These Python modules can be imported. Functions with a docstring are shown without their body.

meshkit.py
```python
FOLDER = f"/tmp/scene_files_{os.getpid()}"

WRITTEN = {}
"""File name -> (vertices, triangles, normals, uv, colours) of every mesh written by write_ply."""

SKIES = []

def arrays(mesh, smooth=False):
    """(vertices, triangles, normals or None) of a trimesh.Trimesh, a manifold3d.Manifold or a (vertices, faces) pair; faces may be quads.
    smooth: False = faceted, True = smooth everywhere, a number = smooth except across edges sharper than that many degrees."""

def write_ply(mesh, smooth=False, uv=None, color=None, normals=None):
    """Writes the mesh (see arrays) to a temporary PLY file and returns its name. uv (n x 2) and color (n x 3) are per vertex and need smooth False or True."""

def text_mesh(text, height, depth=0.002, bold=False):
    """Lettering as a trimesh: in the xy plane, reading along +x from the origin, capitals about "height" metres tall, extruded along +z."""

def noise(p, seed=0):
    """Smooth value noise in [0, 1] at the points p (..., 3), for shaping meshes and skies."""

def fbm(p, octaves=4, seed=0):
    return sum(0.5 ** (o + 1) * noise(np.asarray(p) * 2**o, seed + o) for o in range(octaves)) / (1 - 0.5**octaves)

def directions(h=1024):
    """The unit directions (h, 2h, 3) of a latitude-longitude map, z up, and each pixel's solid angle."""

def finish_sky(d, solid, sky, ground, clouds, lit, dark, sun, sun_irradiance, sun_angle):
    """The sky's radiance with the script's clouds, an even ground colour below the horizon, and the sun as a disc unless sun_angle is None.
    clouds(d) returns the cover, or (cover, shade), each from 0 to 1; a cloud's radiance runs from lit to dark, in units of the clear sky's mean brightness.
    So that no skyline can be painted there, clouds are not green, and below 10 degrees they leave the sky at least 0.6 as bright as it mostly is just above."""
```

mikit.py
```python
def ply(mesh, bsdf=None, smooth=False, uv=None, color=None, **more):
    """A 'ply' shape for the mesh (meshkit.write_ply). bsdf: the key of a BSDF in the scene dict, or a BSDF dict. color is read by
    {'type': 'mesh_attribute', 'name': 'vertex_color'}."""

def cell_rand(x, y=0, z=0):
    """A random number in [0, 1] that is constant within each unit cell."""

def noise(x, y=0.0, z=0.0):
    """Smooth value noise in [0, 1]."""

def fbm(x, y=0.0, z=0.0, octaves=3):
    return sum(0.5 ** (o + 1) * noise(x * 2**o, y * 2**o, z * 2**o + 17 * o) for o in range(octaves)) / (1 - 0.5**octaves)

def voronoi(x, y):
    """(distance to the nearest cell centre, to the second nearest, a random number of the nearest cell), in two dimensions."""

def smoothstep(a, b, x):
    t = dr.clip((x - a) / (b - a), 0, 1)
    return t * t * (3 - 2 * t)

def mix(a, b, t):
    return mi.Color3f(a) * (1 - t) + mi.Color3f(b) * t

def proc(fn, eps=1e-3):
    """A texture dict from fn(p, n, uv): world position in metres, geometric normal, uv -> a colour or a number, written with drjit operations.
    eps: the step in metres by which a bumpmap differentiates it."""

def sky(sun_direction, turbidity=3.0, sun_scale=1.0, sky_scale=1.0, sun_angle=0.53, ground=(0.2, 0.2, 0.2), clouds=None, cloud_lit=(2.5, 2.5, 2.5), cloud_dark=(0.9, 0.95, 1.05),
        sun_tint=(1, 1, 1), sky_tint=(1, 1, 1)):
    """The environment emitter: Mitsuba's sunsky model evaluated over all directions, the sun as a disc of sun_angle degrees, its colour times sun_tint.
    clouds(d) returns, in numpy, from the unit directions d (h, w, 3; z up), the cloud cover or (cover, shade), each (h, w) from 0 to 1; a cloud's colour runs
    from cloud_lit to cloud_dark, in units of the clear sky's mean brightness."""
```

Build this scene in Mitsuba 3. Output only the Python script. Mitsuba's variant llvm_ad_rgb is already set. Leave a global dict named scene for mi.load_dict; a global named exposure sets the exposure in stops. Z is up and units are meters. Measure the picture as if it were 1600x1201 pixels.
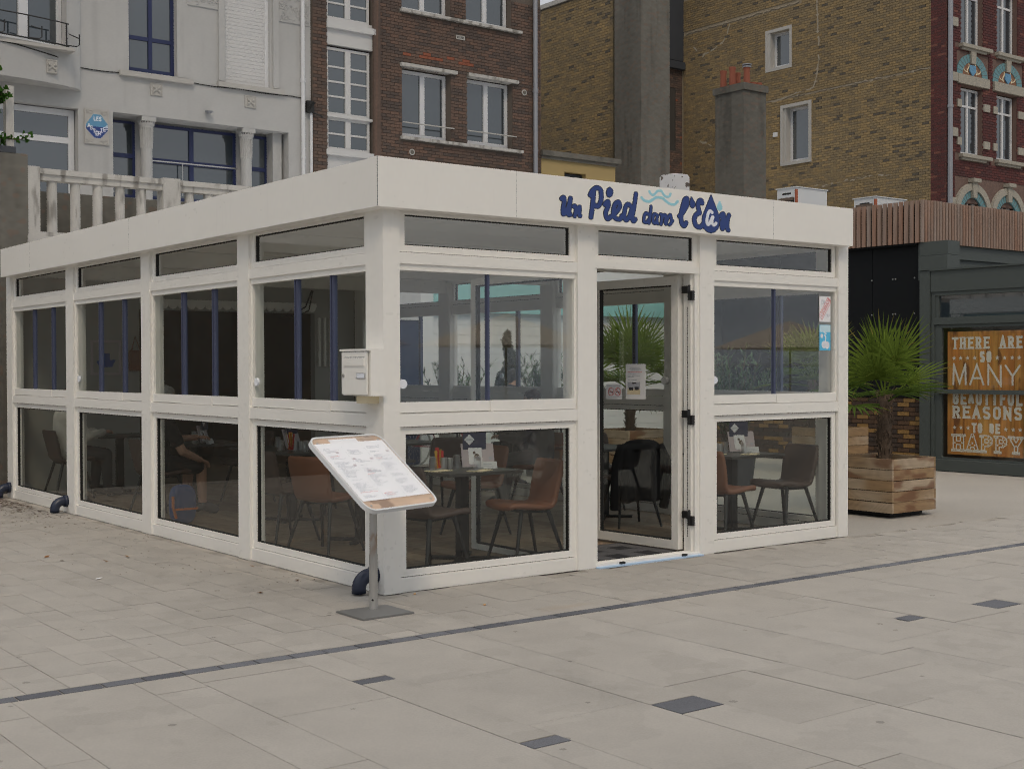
import math, numpy as np, trimesh, drjit as dr, mitsuba as mi, mikit, meshkit, manifold3d as m3
from mikit import proc, noise, fbm, voronoi, cell_rand, smoothstep, mix
from shapely.geometry import LineString, Polygon, Point, box as sbox
from shapely.ops import unary_union
from shapely import affinity
T = mi.ScalarTransform4f
scene, labels, counts = {'type': 'scene'}, {}, {}
PI = math.pi
# ------------------------------------------------------------------ camera, sky, exposure
CAM = np.array([-4.80801, -7.75991, 1.6])
FWD, UP = np.array([0.60763, 0.7941, -0.01413]), np.array([0.01087, 0.00948, 0.9999])
scene['camera'] = {'type': 'perspective', 'fov': 42.951, 'fov_axis': 'x', 'near_clip': 0.05, 'far_clip': 6000.0,
                   'to_world': T().look_at(origin=CAM.tolist(), target=(CAM + FWD).tolist(), up=UP.tolist())}

def overcast(d):
    n = meshkit.fbm(d * np.array([3.0, 3.0, 7.0]) + 5, 4, seed=3)
    return np.ones(d.shape[:2]), np.clip(1 - d[..., 2] + (n - 0.5) * 0.45, 0, 1)      # standard overcast: the zenith three times as bright as the horizon
scene['sky'] = mikit.sky((-0.35, -0.62, 0.75), turbidity=3, sun_scale=0.14, sun_angle=14, clouds=overcast,
                         cloud_lit=(2.5, 2.52, 2.56), cloud_dark=(.8, .86, .94), ground=(0.2, 0.19, 0.18))
exposure = 2.12

# ------------------------------------------------------------------ helpers
def numbered(name):
    k = counts.get(name, 0); counts[name] = k + 1
    return name if k == 0 else f'{name}_{k:03d}'
def thing(name, label, cat, group=None, kind=None):
    k = numbered(name); d = {'label': label}
    if cat: d['category'] = cat
    if group: d['group'] = group
    if kind: d['kind'] = kind
    labels[k] = d
    return k
def obj(name, mesh, bsdf, parent=None, smooth=False, label=None, kind=None, uv=None, **kw):
    k = numbered(f'{parent}__{name}' if parent else name)
    if isinstance(mesh, M): mesh, uv = mesh.done()
    sm = smooth
    if uv is not None and sm not in (False, True): sm = False
    scene[k] = mikit.ply(mesh, bsdf, smooth=sm, uv=uv, **kw)
    if label or kind:
        labels[k] = {**({'label': label} if label else {}), **({'kind': kind} if kind else {})}
    return k
def put(name, shape, parent, mat=None):
    k = numbered(f'{parent}__{name}'); scene[k] = {**shape, **({'to_world': mat} if mat is not None else {})}
    return k
_c = np.array([[sx * (1 - .2 * (a == 0)), sy * (1 - .2 * (a == 1)), sz * (1 - .2 * (a == 2))] for a in range(3) for sx in (-1, 1) for sy in (-1, 1) for sz in (-1, 1)])
_s = np.sign(_c); _w = np.array([[a == 0, a == 1, a == 2] for a in range(3) for _ in range(8)], float)
_h = trimesh.convex.convex_hull(_c)
_map = [int(np.argmin(((_c - v) ** 2).sum(1))) for v in _h.vertices]
CF = np.array([[_map[i] for i in f] for f in _h.faces])
BF = np.array([[0, 1, 3], [0, 3, 2], [4, 6, 7], [4, 7, 5], [0, 4, 5], [0, 5, 1], [2, 3, 7], [2, 7, 6], [0, 2, 6], [0, 6, 4], [1, 5, 7], [1, 7, 3]])
class M:
    """collects shapes into one mesh, with uv per vertex"""
    def __init__(s): s.v, s.f, s.u, s.n = [], [], [], 0
    def add(s, v, f, uv=(0, 0)):
        v = np.asarray(v, float); f = np.asarray(f, int)
        s.v.append(v); s.f.append(f + s.n); s.n += len(v)
        s.u.append(np.broadcast_to(np.asarray(uv, float), (len(v), 2)) if np.ndim(uv) == 1 else np.asarray(uv, float)); return s
    def mesh(s, m, uv=(0, 0)): return s.add(m.vertices, m.faces, uv)
    def box(s, x0, x1, y0, y1, z0, z1, c=0.0, uv=(0, 0), fr=None, rot=None):
        lo, hi = np.minimum([x0, y0, z0], [x1, y1, z1]), np.maximum([x0, y0, z0], [x1, y1, z1])
        ce, h = (lo + hi) / 2, (hi - lo) / 2
        if c > 0:
            c = min(c, h.min() * .9); v, f = _s * (h - c * _w), CF
        else:
            v, f = np.array([[x, y, z] for x in (-1, 1) for y in (-1, 1) for z in (-1, 1)]) * h, BF
        if rot is not None: v = v @ np.asarray(rot).T
        v = v + ce
        if fr is not None: v, f = fr.map(v, f)
        return s.add(v, f, uv)
    def cyl(s, a, b, r0, r1=None, n=12, caps=True, uv=(0, 0)):
        r1 = r0 if r1 is None else r1; a, b = np.asarray(a, float), np.asarray(b, float)
        z = (b - a) / np.linalg.norm(b - a); x = np.cross(z, [0, 0, 1] if abs(z[2]) < .9 else [1, 0, 0]); x /= np.linalg.norm(x); y = np.cross(z, x)
        t = np.arange(n) * 2 * PI / n; ring = np.cos(t)[:, None] * x + np.sin(t)[:, None] * y
        v = np.vstack([a + ring * r0, b + ring * r1, a[None], b[None]]); i = np.arange(n); j = (i + 1) % n
        f = np.vstack([np.stack([i, j, j + n], 1), np.stack([i, j + n, i + n], 1)])
        if caps: f = np.vstack([f, np.stack([j, i, i * 0 + 2 * n], 1), np.stack([i + n, j + n, i * 0 + 2 * n + 1], 1)])
        return s.add(v, f, uv)
    def tube(s, pts, r, n=8, uv=(0, 0)):
        p = np.asarray(pts, float); r = np.broadcast_to(r, (len(p),)); t = np.gradient(p, axis=0); t /= np.linalg.norm(t, axis=1, keepdims=True) + 1e-12
        x = np.cross(t[0], [0, 0, 1] if abs(t[0][2]) < .9 else [1, 0, 0]); X = []
        for k in range(len(p)):
            x = x - t[k] * (x @ t[k]); x /= np.linalg.norm(x); X.append(x)
        X = np.array(X); Y = np.cross(t, X); a = np.arange(n) * 2 * PI / n
        v = (p[:, None] + r[:, None, None] * (np.cos(a)[None, :, None] * X[:, None] + np.sin(a)[None, :, None] * Y[:, None])).reshape(-1, 3)
        f = []
        for k in range(len(p) - 1):
            for i in range(n):
                j = (i + 1) % n; f += [[k * n + i, k * n + j, k * n + n + j], [k * n + i, k * n + n + j, k * n + n + i]]
        for i in range(1, n - 1): f += [[0, i + 1, i], [len(v) - n, len(v) - n + i, len(v) - n + i + 1]]
        return s.add(v, f, uv)
    def lathe(s, prof, at=(0, 0, 0), n=20, uv=(0, 0)):
        m = trimesh.creation.revolve(np.array(prof, float), sections=n); return s.add(m.vertices + np.array(at), m.faces, uv)
    def poly(s, g, depth, fr=None, d0=0.0, uv=(0, 0)):
        """shapely polygon in (u, z) extruded outwards from d0 by depth, in frame fr"""
        for p in getattr(g, 'geoms', [g]):
            if p.is_empty or p.geom_type != 'Polygon' or p.area < 1e-8: continue
            e = trimesh.creation.extrude_polygon(p, depth, engine='earcut'); v = np.array(e.vertices)
            v = np.stack([v[:, 0], d0 + v[:, 2], v[:, 1]], 1); f = np.array(e.faces)[:, ::-1]
            if fr is not None: v, f = fr.map(v, f)
            s.add(v, f, uv)
        return s
    def done(s):
        u = np.vstack(s.u)
        return (np.vstack(s.v), np.vstack(s.f)), (u if np.any(u) else None)
class Fr:
    """a wall: u along it, d outwards, z up"""
    def __init__(s, o, u, n): s.o, s.u, s.n = np.array(o, float), np.array(u, float), np.array(n, float)
    def map(s, v, f):
        v = np.asarray(v, float); w = s.o + v[:, :1] * s.u + v[:, 1:2] * s.n + v[:, 2:] * np.array([0, 0, 1.0])
        return w, (f if np.linalg.det(np.stack([s.u, s.n, [0, 0, 1.0]], 1)) > 0 else np.asarray(f)[:, ::-1])
    def pt(s, u, d, z): return s.o + u * s.u + d * s.n + np.array([0, 0, z])
def rotz(a): return np.array([[math.cos(a), -math.sin(a), 0], [math.sin(a), math.cos(a), 0], [0, 0, 1.0]])
def ring(m, fr, u0, u1, z0, z1, w, d0, d1, c=.003):
    """a rectangular frame of four bars of width w"""
    m.box(u0, u1, d0, d1, z0, z0 + w, c, fr=fr); m.box(u0, u1, d0, d1, z1 - w, z1, c, fr=fr)
    m.box(u0, u0 + w, d0, d1, z0 + w, z1 - w, c, fr=fr); m.box(u1 - w, u1, d0, d1, z0 + w, z1 - w, c, fr=fr); return m
def quad(fr, u0, u1, z0, z1, d):
    return M().add(*fr.map([[u0, d, z0], [u1, d, z0], [u1, d, z1], [u0, d, z1]], np.array([[0, 2, 1], [0, 3, 2]])))
def lettering(fr, text, u, z, h, d, bold=False, width=None, rot=0.0, thick=.0015):
    t = meshkit.text_mesh(text, h, thick, bold); v = np.array(t.vertices)
    if width: v[:, 0] *= width / max(np.ptp(v[:, 0]), 1e-6)
    c, s_ = math.cos(rot), math.sin(rot)
    v = np.stack([u + v[:, 0] * c - v[:, 1] * s_, d + v[:, 2], z + v[:, 0] * s_ + v[:, 1] * c], 1)
    return fr.map(v, np.array(t.faces)[:, ::-1])

# ------------------------------------------------------------------ materials
def plain(name, col, rough=.5, metal=0.0, **kw):
    scene[name] = {'type': 'twosided', 'b': {'type': 'principled', 'base_color': {'type': 'rgb', 'value': list(col)}, 'roughness': rough, 'metallic': metal, **kw}}
def surf(name, fn, rough=.7, **kw):
    scene[name] = {'type': 'twosided', 'b': {'type': 'principled', 'base_color': proc(fn), 'roughness': rough, **kw}}
def C3(*c): return mi.Color3f(*c)
def white_fn(p, n, uv):
    g = fbm(p.x * 2.3, p.y * 2.3, p.z * .9, 3); sp = noise(p.x * 60, p.y * 60, p.z * 25) - .9 * smoothstep(.7, .82, fbm(p.x * 17, p.y * 17, p.z * 2.1, 3)) - 4 * smoothstep(.8, .84, noise(p.x * 31, p.y * 31, p.z * 31)) * smoothstep(.55, .7, noise(p.x * 3, p.y * 3, p.z * 3))
    return C3(.785, .772, .735) * (.95 + .05 * g + .02 * (sp - .5))
surf('white_aluminium', white_fn, .38)
def pave_fn(p, n, uv):
    a = fbm(p.x * 1.7, p.y * 1.7, uv.x * 9, 3); b = noise(p.x * 9, p.y * 9, 3.0); s = noise(p.x * 160, p.y * 160, 1.0)
    st = smoothstep(.66, .74, fbm(p.x * .8 + 4, p.y * .8, 2.0, 4)) * .07
    d, e, r = voronoi(p.x * 1.6, p.y * 1.6); gum = dr.select((d < .034 * r) & (r > .55), .33, 0.0)
    rust = smoothstep(.3, .0, dr.sqrt(dr.square((p.x - .75) * .8) + dr.square((p.y + 1.12) * 2.2)) + .25 * (fbm(p.x * 5, p.y * 5, 8.0) - .5)) * .28
    c = mix((.312, .29, .26), (.326, .304, .274), uv.x) * (.86 + .16 * a + .05 * (b - .5) + .1 * (s - .5) - st * .8 - .06 * smoothstep(.6, .64, fbm(p.x * 3.1 + uv.y * 3, p.y * 3.1, 7.0, 4))) * (1 - gum)
    return c * (1 - rust) + C3(.25, .17, .1) * rust
surf('paving_stone', pave_fn, .72)
def joint_fn(p, n, uv): return C3(.245, .225, .198) * (.7 + .6 * noise(p.x * 7, p.y * 7, 0.0))
surf('joint_sand', joint_fn, .9)
def ground_fn(p, n, uv):
    return C3(.3, .279, .25) * (.85 + .2 * fbm(p.x * .9, p.y * .9, 0.0, 3) + .1 * (noise(p.x * 70, p.y * 70, 0.0) - .5))
surf('ground_concrete', ground_fn, .8)
def granite_fn(p, n, uv):
    s = noise(p.x * 260, p.y * 260, 0.0); t = fbm(p.x * 6, p.y * 6, uv.x * 5, 2)
    return mix((.068, .07, .082), (.115, .118, .132), uv.x) * (.7 + .4 * s + .25 * t)
surf('dark_granite', granite_fn, .6)
def brick_fn(cols, seed, dark=.12):
    def fn(p, n, uv):
        t = uv.x; c = mix(cols[0], cols[1], smoothstep(0, .4, t)); c = mix(c, cols[2], smoothstep(.45, .85, t)); c = dr.select(t > 1 - dark, C3(*cols[3]), c)
        g = fbm(p.x * .55 + seed, p.y * .55, p.z * .35, 3); s = noise(p.x * 23, p.y * 23, p.z * 23)
        return c * (.72 + .42 * g + .28 * (s - .5))
    return fn
surf('brown_brick', brick_fn([(.145, .09, .068), (.115, .078, .062), (.082, .062, .054), (.24, .08, .045)], 1, .04), .85)
surf('yellow_brick', brick_fn([(.29, .205, .1), (.24, .178, .095), (.195, .15, .09), (.1, .085, .065)], 7, .06), .85)
surf('red_brick', brick_fn([(.11, .03, .027), (.09, .026, .025), (.072, .026, .026), (.16, .06, .045)], 4, .06), .8)
surf('base_brick', brick_fn([(.1, .055, .03), (.055, .035, .025), (.045, .035, .03), (.26, .15, .05)], 9, .2), .8)
plain('mortar_brown', (.12, .1, .085), .95); plain('mortar_yellow', (.27, .225, .16), .95); plain('cement_patch', (.3, .26, .2), .95); plain('mortar_red', (.15, .1, .085), .95); plain('mortar_dark', (.05, .045, .04), .95)
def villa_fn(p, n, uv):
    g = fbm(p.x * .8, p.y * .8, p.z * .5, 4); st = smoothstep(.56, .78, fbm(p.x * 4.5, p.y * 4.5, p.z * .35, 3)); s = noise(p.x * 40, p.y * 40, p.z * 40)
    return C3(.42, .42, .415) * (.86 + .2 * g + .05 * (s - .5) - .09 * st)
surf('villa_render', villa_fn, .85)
def balus_fn(p, n, uv):
    g = fbm(p.x * 3, p.y * 3, p.z * 2, 4); st = smoothstep(.5, .72, fbm(p.x * 11, p.y * 11, p.z * 2.2, 3)); s = noise(p.x * 70, p.y * 70, p.z * 70)
    return mix((.46, .45, .43), (.16, .15, .135), st * .75) * (.8 + .3 * g + .1 * (s - .5))
surf('weathered_white', balus_fn, .9)
def conc_fn(p, n, uv):
    g = fbm(p.x * 1.1, p.y * 1.1, p.z * .3, 4); s = fbm(p.x * 9, p.y * 9, p.z * 12, 3); q = smoothstep(.66, .74, noise(p.x * 13, p.y * 13, p.z * 15)); st = smoothstep(.52, .7, fbm(p.x * 4, p.y * 4, p.z * .4, 3))
    return mix(C3(.14, .134, .118) * (.55 + .75 * g + .4 * (s - .5) - .25 * st), (.17, .1, .07), q * .35)
surf('grey_cement', conc_fn, .92)
def flaky_fn(p, n, uv):
    f = smoothstep(.6, .64, fbm(p.x * 7, p.y * 7, p.z * 6, 4)); return mix((.62, .62, .63), (.12, .1, .09), f)
surf('flaking_white', flaky_fn, .85)
def plank_fn(p, n, uv):
    k = uv.x * 1.0; g = fbm(uv.x * 3.2, uv.y * 38, 2.0, 3); q = noise(uv.x * 2.1, uv.y * 9 + 3 * noise(uv.x * 1.5, uv.y * 3), 5.0) * 6; r = dr.abs(q - dr.floor(q) - .5)
    stain = smoothstep(.56, .74, fbm(uv.x * 2.6 + 5, uv.y * 8, 9.0, 3)); pale = smoothstep(.4, .62, fbm(uv.x * 1.3 + 9, uv.y * 1.1, 4.0, 3))
    c = mix((.3, .195, .105), (.4, .315, .225), pale) * (.68 + .36 * g + .3 * r)
    return mix(c, (.15, .065, .032), stain * .75)
surf('crate_wood', plank_fn, .75)
def slat_fn(p, n, uv):
    g = fbm(uv.x * 3, uv.y * 45, 1.0, 3); w = noise(uv.x * 1.3, uv.y * 5, 4.0)
    return mix((.29, .165, .115), (.27, .215, .185), w) * (.72 + .5 * g)
surf('larch_slats', slat_fn, .8)
def signwood_fn(p, n, uv):
    g = fbm(uv.x * 2.2, uv.y * 34, 1.0, 4); w = fbm(uv.x * 1.6, uv.y * 4, 6.0, 3); k = smoothstep(.62, .76, fbm(uv.x * 2.5, uv.y * 9, 12.0, 3))
    return mix(mix((.5, .155, .03), (.55, .3, .075), w * 1.1) * (.6 + .65 * g), (.12, .04, .015), k * .8)
surf('painted_planks', signwood_fn, .6)
def floor_fn(p, n, uv):
    g = fbm(p.x * 2.2, p.y * 26, uv.x * 7, 3); return mix((.17, .122, .085), (.24, .185, .135), uv.x) * (.65 + .6 * g)
surf('floor_wood', floor_fn, .55)
def menuwood_fn(p, n, uv):
    g = fbm(uv.x * 20, uv.y * 4, 1.0, 4); k = smoothstep(.6, .7, fbm(uv.x * 12, uv.y * 5 + 4, 3.0, 3)); return mix(C3(.55, .4, .29) * (.6 + .6 * g), (.2, .13, .1), k * .7)
surf('menu_wood', menuwood_fn, .45)
def steel_fn(p, n, uv):
    k = smoothstep(.45, .68, fbm(p.x * 18, p.y * 18, p.z * 9, 3)) * smoothstep(.32, .46, p.z) ; g = fbm(p.x * 9, p.y * 9, p.z * 6, 3)
    return mix(C3(.45, .445, .43) * (.75 + .35 * g), (.3, .21, .15), k)
surf('worn_steel', steel_fn, .42, metallic=.55)
scene['clear_glass'] = {'type': 'thindielectric', 'int_ior': 1.5, 'specular_transmittance': {'type': 'rgb', 'value': [.94, .965, .955]}}
scene['front_glass'] = {'type': 'thindielectric', 'int_ior': 1.78, 'specular_transmittance': {'type': 'rgb', 'value': [.96, .98, .97]}}
scene['double_glass'] = {'type': 'thindielectric', 'int_ior': 1.52, 'specular_transmittance': {'type': 'rgb', 'value': [.86, .9, .88]}, 'specular_reflectance': {'type': 'rgb', 'value': [.6, .6, .6]}}
scene['tumbler_glass'] = {'type': 'thindielectric', 'int_ior': 1.5}
scene['window_glass'] = {'type': 'twosided', 'b': {'type': 'plastic', 'int_ior': 2.5, 'diffuse_reflectance': {'type': 'rgb', 'value': [.03, .042, .052]}}}
plain('black_rubber', (.012, .012, .012), .6); plain('seal_blue', (.1, .115, .2), .3, .4); plain('seal_dark', (.02, .022, .04), .4); plain('black_metal', (.02, .02, .021), .4, .2)
plain('white_pvc', (.6, .61, .63), .4); plain('peeling_white', (.52, .52, .52), .6); plain('navy_frame', (.018, .026, .085), .4); plain('sill_stone', (.4, .39, .37), .8); plain('zinc_pipe', (.3, .31, .34), .45, .4)
plain('navy_pipe', (.018, .025, .05), .35); plain('tan_leather', (.21, .085, .047), .5); plain('dark_leather', (.085, .058, .05), .5); plain('table_dark', (.06, .058, .055), .4)
plain('paper_white', (.78, .79, .82), .7); plain('ink_grey', (.42, .44, .5), .8); plain('ink_red', (.6, .16, .16), .8); plain('ink_black', (.04, .04, .05), .8); plain('card_mauve', (.5, .44, .47), .6); plain('card_navy', (.03, .035, .08), .5)
plain('sign_blue', (.022, .05, .2), .45); plain('sign_outline', (.012, .016, .035), .5); plain('sky_blue', (.3, .6, .7), .5); plain('sign_white', (.72, .75, .82), .5)
plain('green_grey_paint', (.066, .078, .075), .5); plain('black_panel', (.006, .007, .009), .55, specular=.2); plain('cream_render', (.36, .27, .125), .9); plain('dark_slate', (.04, .045, .055), .6)
plain('clay_pot', (.24, .075, .045), .8); plain('rust_orange', (.36, .1, .05), .7); plain('ac_white', (.62, .64, .66), .5); plain('logo_blue', (.02, .05, .3), .4); plain('grey_grille', (.24, .25, .25), .5); plain('louver_brown', (.13, .095, .075), .7)
plain('light_stone', (.33, .31, .265), .8); plain('letter_cream', (.66, .63, .55), .7); plain('dark_steel', (.2, .2, .198), .45, .4); plain('wall_grey', (.4, .4, .38), .8); plain('turquoise_tile', (.11, .24, .27), .5); plain('ochre_tile', (.2, .09, .045), .5); plain('shield_blue', (.1, .26, .42), .4)
plain('shutter_white', (.76, .79, .81), .5); plain('cyan_panel', (.32, .66, .66), .5); plain('navy_glass', (.02, .035, .09), .12); plain('film_blue', (.42, .56, .74), .35); plain('parasol_cloth', (.45, .38, .3), .9); plain('sticker_blue', (.1, .48, .75), .4); plain('sticker_pale', (.55, .75, .85), .4)
plain('skin', (.46, .27, .19), .55); plain('grey_hair', (.36, .35, .33), .8); plain('dark_hair', (.02, .016, .014), .6); plain('brown_hair', (.09, .045, .03), .6); plain('black_cloth', (.012, .012, .014), .9); plain('white_cloth', (.62, .6, .56), .9); plain('red_cloth', (.2, .02, .025), .9); plain('grey_cloth', (.07, .07, .075), .9); plain('orange_strap', (.6, .18, .05), .7); plain('blue_bag', (.04, .08, .22), .7)
plain('napkin_cream', (.68, .6, .42), .9); plain('yellow_plastic', (.65, .38, .04), .4); plain('red_plastic', (.5, .03, .02), .4); plain('steel', (.5, .5, .5), .3, .8); plain('sea_water', (.03, .06, .085), .15); plain('sand', (.4, .34, .25), .95); plain('soil', (.035, .025, .018), .95); plain('bark_fibre', (.1, .07, .05), .95); plain('ceiling_white', (.82, .81, .78), .6); plain('room_brown', (.2, .165, .13), .8); plain('mat_grey', (.075, .075, .08), .95); plain('mat_black', (.02, .02, .022), .95); plain('dry_leaf', (.25, .11, .035), .8); plain('dry_leaf_dark', (.06, .035, .02), .9); plain('filter_orange', (.6, .33, .12), .8); plain('blue_picture', (.06, .1, .35), .6)
def leafmat(name, col, tr):
    scene[name] = {'type': 'principledthin', 'base_color': {'type': 'rgb', 'value': list(col)}, 'roughness': .42, 'diff_trans': tr, 'eta': 1.45}
leafmat('palm_green', (.14, .2, .035), .6); leafmat('palm_tip', (.2, .17, .05), .4); leafmat('palm_dark', (.09, .14, .03), .5); plain('oleander_green', (.045, .1, .03), .6); plain('conifer_green', (.022, .038, .018), .8); leafmat('ivy_green', (.035, .085, .016), .5)
# ------------------------------------------------------------------ ground and pavements
rng = np.random.default_rng(11)
def seen(p, margin=.06):
    d = np.asarray(p, float) - CAM; R_ = np.cross(FWD, UP); z = d @ FWD
    return z > 1 and abs(d @ R_) < z * (.3935 + margin) and abs(d @ UP) < z * (.2953 + margin)
g = thing('ground', 'pale concrete ground of the seafront square running back between the buildings', None, kind='structure')
scene[g] = mikit.ply(quad(Fr((0, 0, 0), (1, 0, 0), (0, 1, 0)), 0, 1, 0, 1, 0).done()[0], 'ground_concrete'); del scene[g]
gm = M().add([[-120, -42, -.011], [160, -42, -.011], [160, 120, -.011], [-120, 120, -.011]], [[0, 1, 2], [0, 2, 3]])
scene[g] = mikit.ply(gm.done()[0], 'ground_concrete')
b = thing('beach', 'strip of sand below the promenade', None, kind='structure')
scene[b] = mikit.ply(M().add([[-300, -75, -1.3], [300, -75, -1.3], [300, -42.02, -.4], [-300, -42.02, -.4]], [[0, 1, 2], [0, 2, 3]]).done()[0], 'sand')
w_ = thing('sea', 'dark blue sea', None, kind='structure')
scene[w_] = mikit.ply(M().add([[-4000, -4000, -1.4], [4000, -4000, -1.4], [4000, -70, -1.4], [-4000, -70, -1.4]], [[0, 1, 2], [0, 2, 3]]).done()[0], 'sea_water')

def pieces(parent, name, rects, z0, z1, c, bsdf, limit=300):
    """one entry per piece, the nearest ones as parts, the rest joined"""
    rects = sorted(rects, key=lambda r: math.hypot((r[0] + r[1]) / 2 - CAM[0], (r[2] + r[3]) / 2 - CAM[1]))
    rest = M()
    for i, r in enumerate(rects):
        dz = rng.uniform(-.0012, .0012); tone = (rng.random(), rng.random())
        vis = seen(((r[0] + r[1]) / 2, (r[2] + r[3]) / 2, 0), .1)
        m = M() if (limit > 0 and vis) else rest
        m.box(r[0], r[1], r[2], r[3], z0, z1 + dz, c, uv=tone)
        if m is not rest: obj(name, m, bsdf, parent); limit -= 1
    if rest.n: obj(name, rest, bsdf, parent, kind='stuff')
plaza = thing('plaza_pavement', 'large pale stone slabs of the square in front of the dark strip, with small dark granite inlays', None, kind='structure')
bed = M().add([[-9, -9, -.006], [13, -9, -.006], [13, -1.27, -.006], [-9, -1.27, -.006]], [[0, 1, 2], [0, 2, 3]])
scene[plaza] = mikit.ply(bed.done()[0], 'joint_sand')
cols = [(-1.445, -1.24, 'n'), (-1.24, -.57, 'w'), (-.57, -.285, 'n'), (-.285, .31, 'w'), (.31, .59, 'n'), (.59, 1.18, 'w'), (1.18, 1.47, 'n'), (1.47, 2.08, 'w'), (2.08, 2.28, 'n'), (2.28, 2.9, 'w'), (2.9, 3.19, 'n')]
x = 3.19; k = 0
while x < 12.4:
    w = (.6, .28, .62, .2)[k % 4]; cols.append((x, x + w, 'wnwn'[k % 4])); x += w; k += 1
x = -1.445; k = 0
while x > -4.4:
    w = (.62, .28, .6, .2)[k % 4]; cols.append((x - w, x, 'wnwn'[k % 4])); x -= w; k += 1
inlays = [(-1.445, -1.24, -2.11, -2.015), (-.57, -.29, -3.495, -3.295), (-1.443, -1.236, -3.505, -3.405), (2.1, 2.27, -2.815, -2.7), (2.905, 3.185, -2.92, -2.728)]
given = {-1.24: [-2.28, -3.21], -.285: [-1.9, -3.08, -3.93], .59: [-1.905, -2.63], 1.47: [-2.2, -3.12], -.57: [-2.63, -3.29, -3.5], -1.445: [-2.01, -2.115, -3.4, -3.51]}
slabs = []
for x0, x1, kind in cols:
    cuts = list(given.get(round(x0, 3), []))
    y = cuts[-1] if cuts else -1.37 - rng.uniform(.2, 1.0)
    if not cuts: cuts.append(y)
    while y > -7: y -= rng.uniform(.8, 1.2) if kind == 'w' else rng.uniform(.55, 1.25); cuts.append(y)
    for q in inlays:
        if abs(q[0] - x0) < .03: cuts += [q[2] - .004, q[3] + .004]
    cuts = sorted({round(c_, 4) for c_ in cuts if c_ < -1.42}, reverse=True); top = -1.372
    for c_ in cuts:
        r = (x0 + .0018, x1 - .0018, c_ + .0018, top - .0018)
        if r[3] - r[2] > .02 and not any(abs((q[2] + q[3]) / 2 - (r[2] + r[3]) / 2) < .03 and abs((q[0] + q[1]) / 2 - (r[0] + r[1]) / 2) < .06 for q in inlays): slabs.append(r)
        top = c_
pieces(plaza, 'slab', slabs, -.03, 0, .0022, 'paving_stone', 290)
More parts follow.
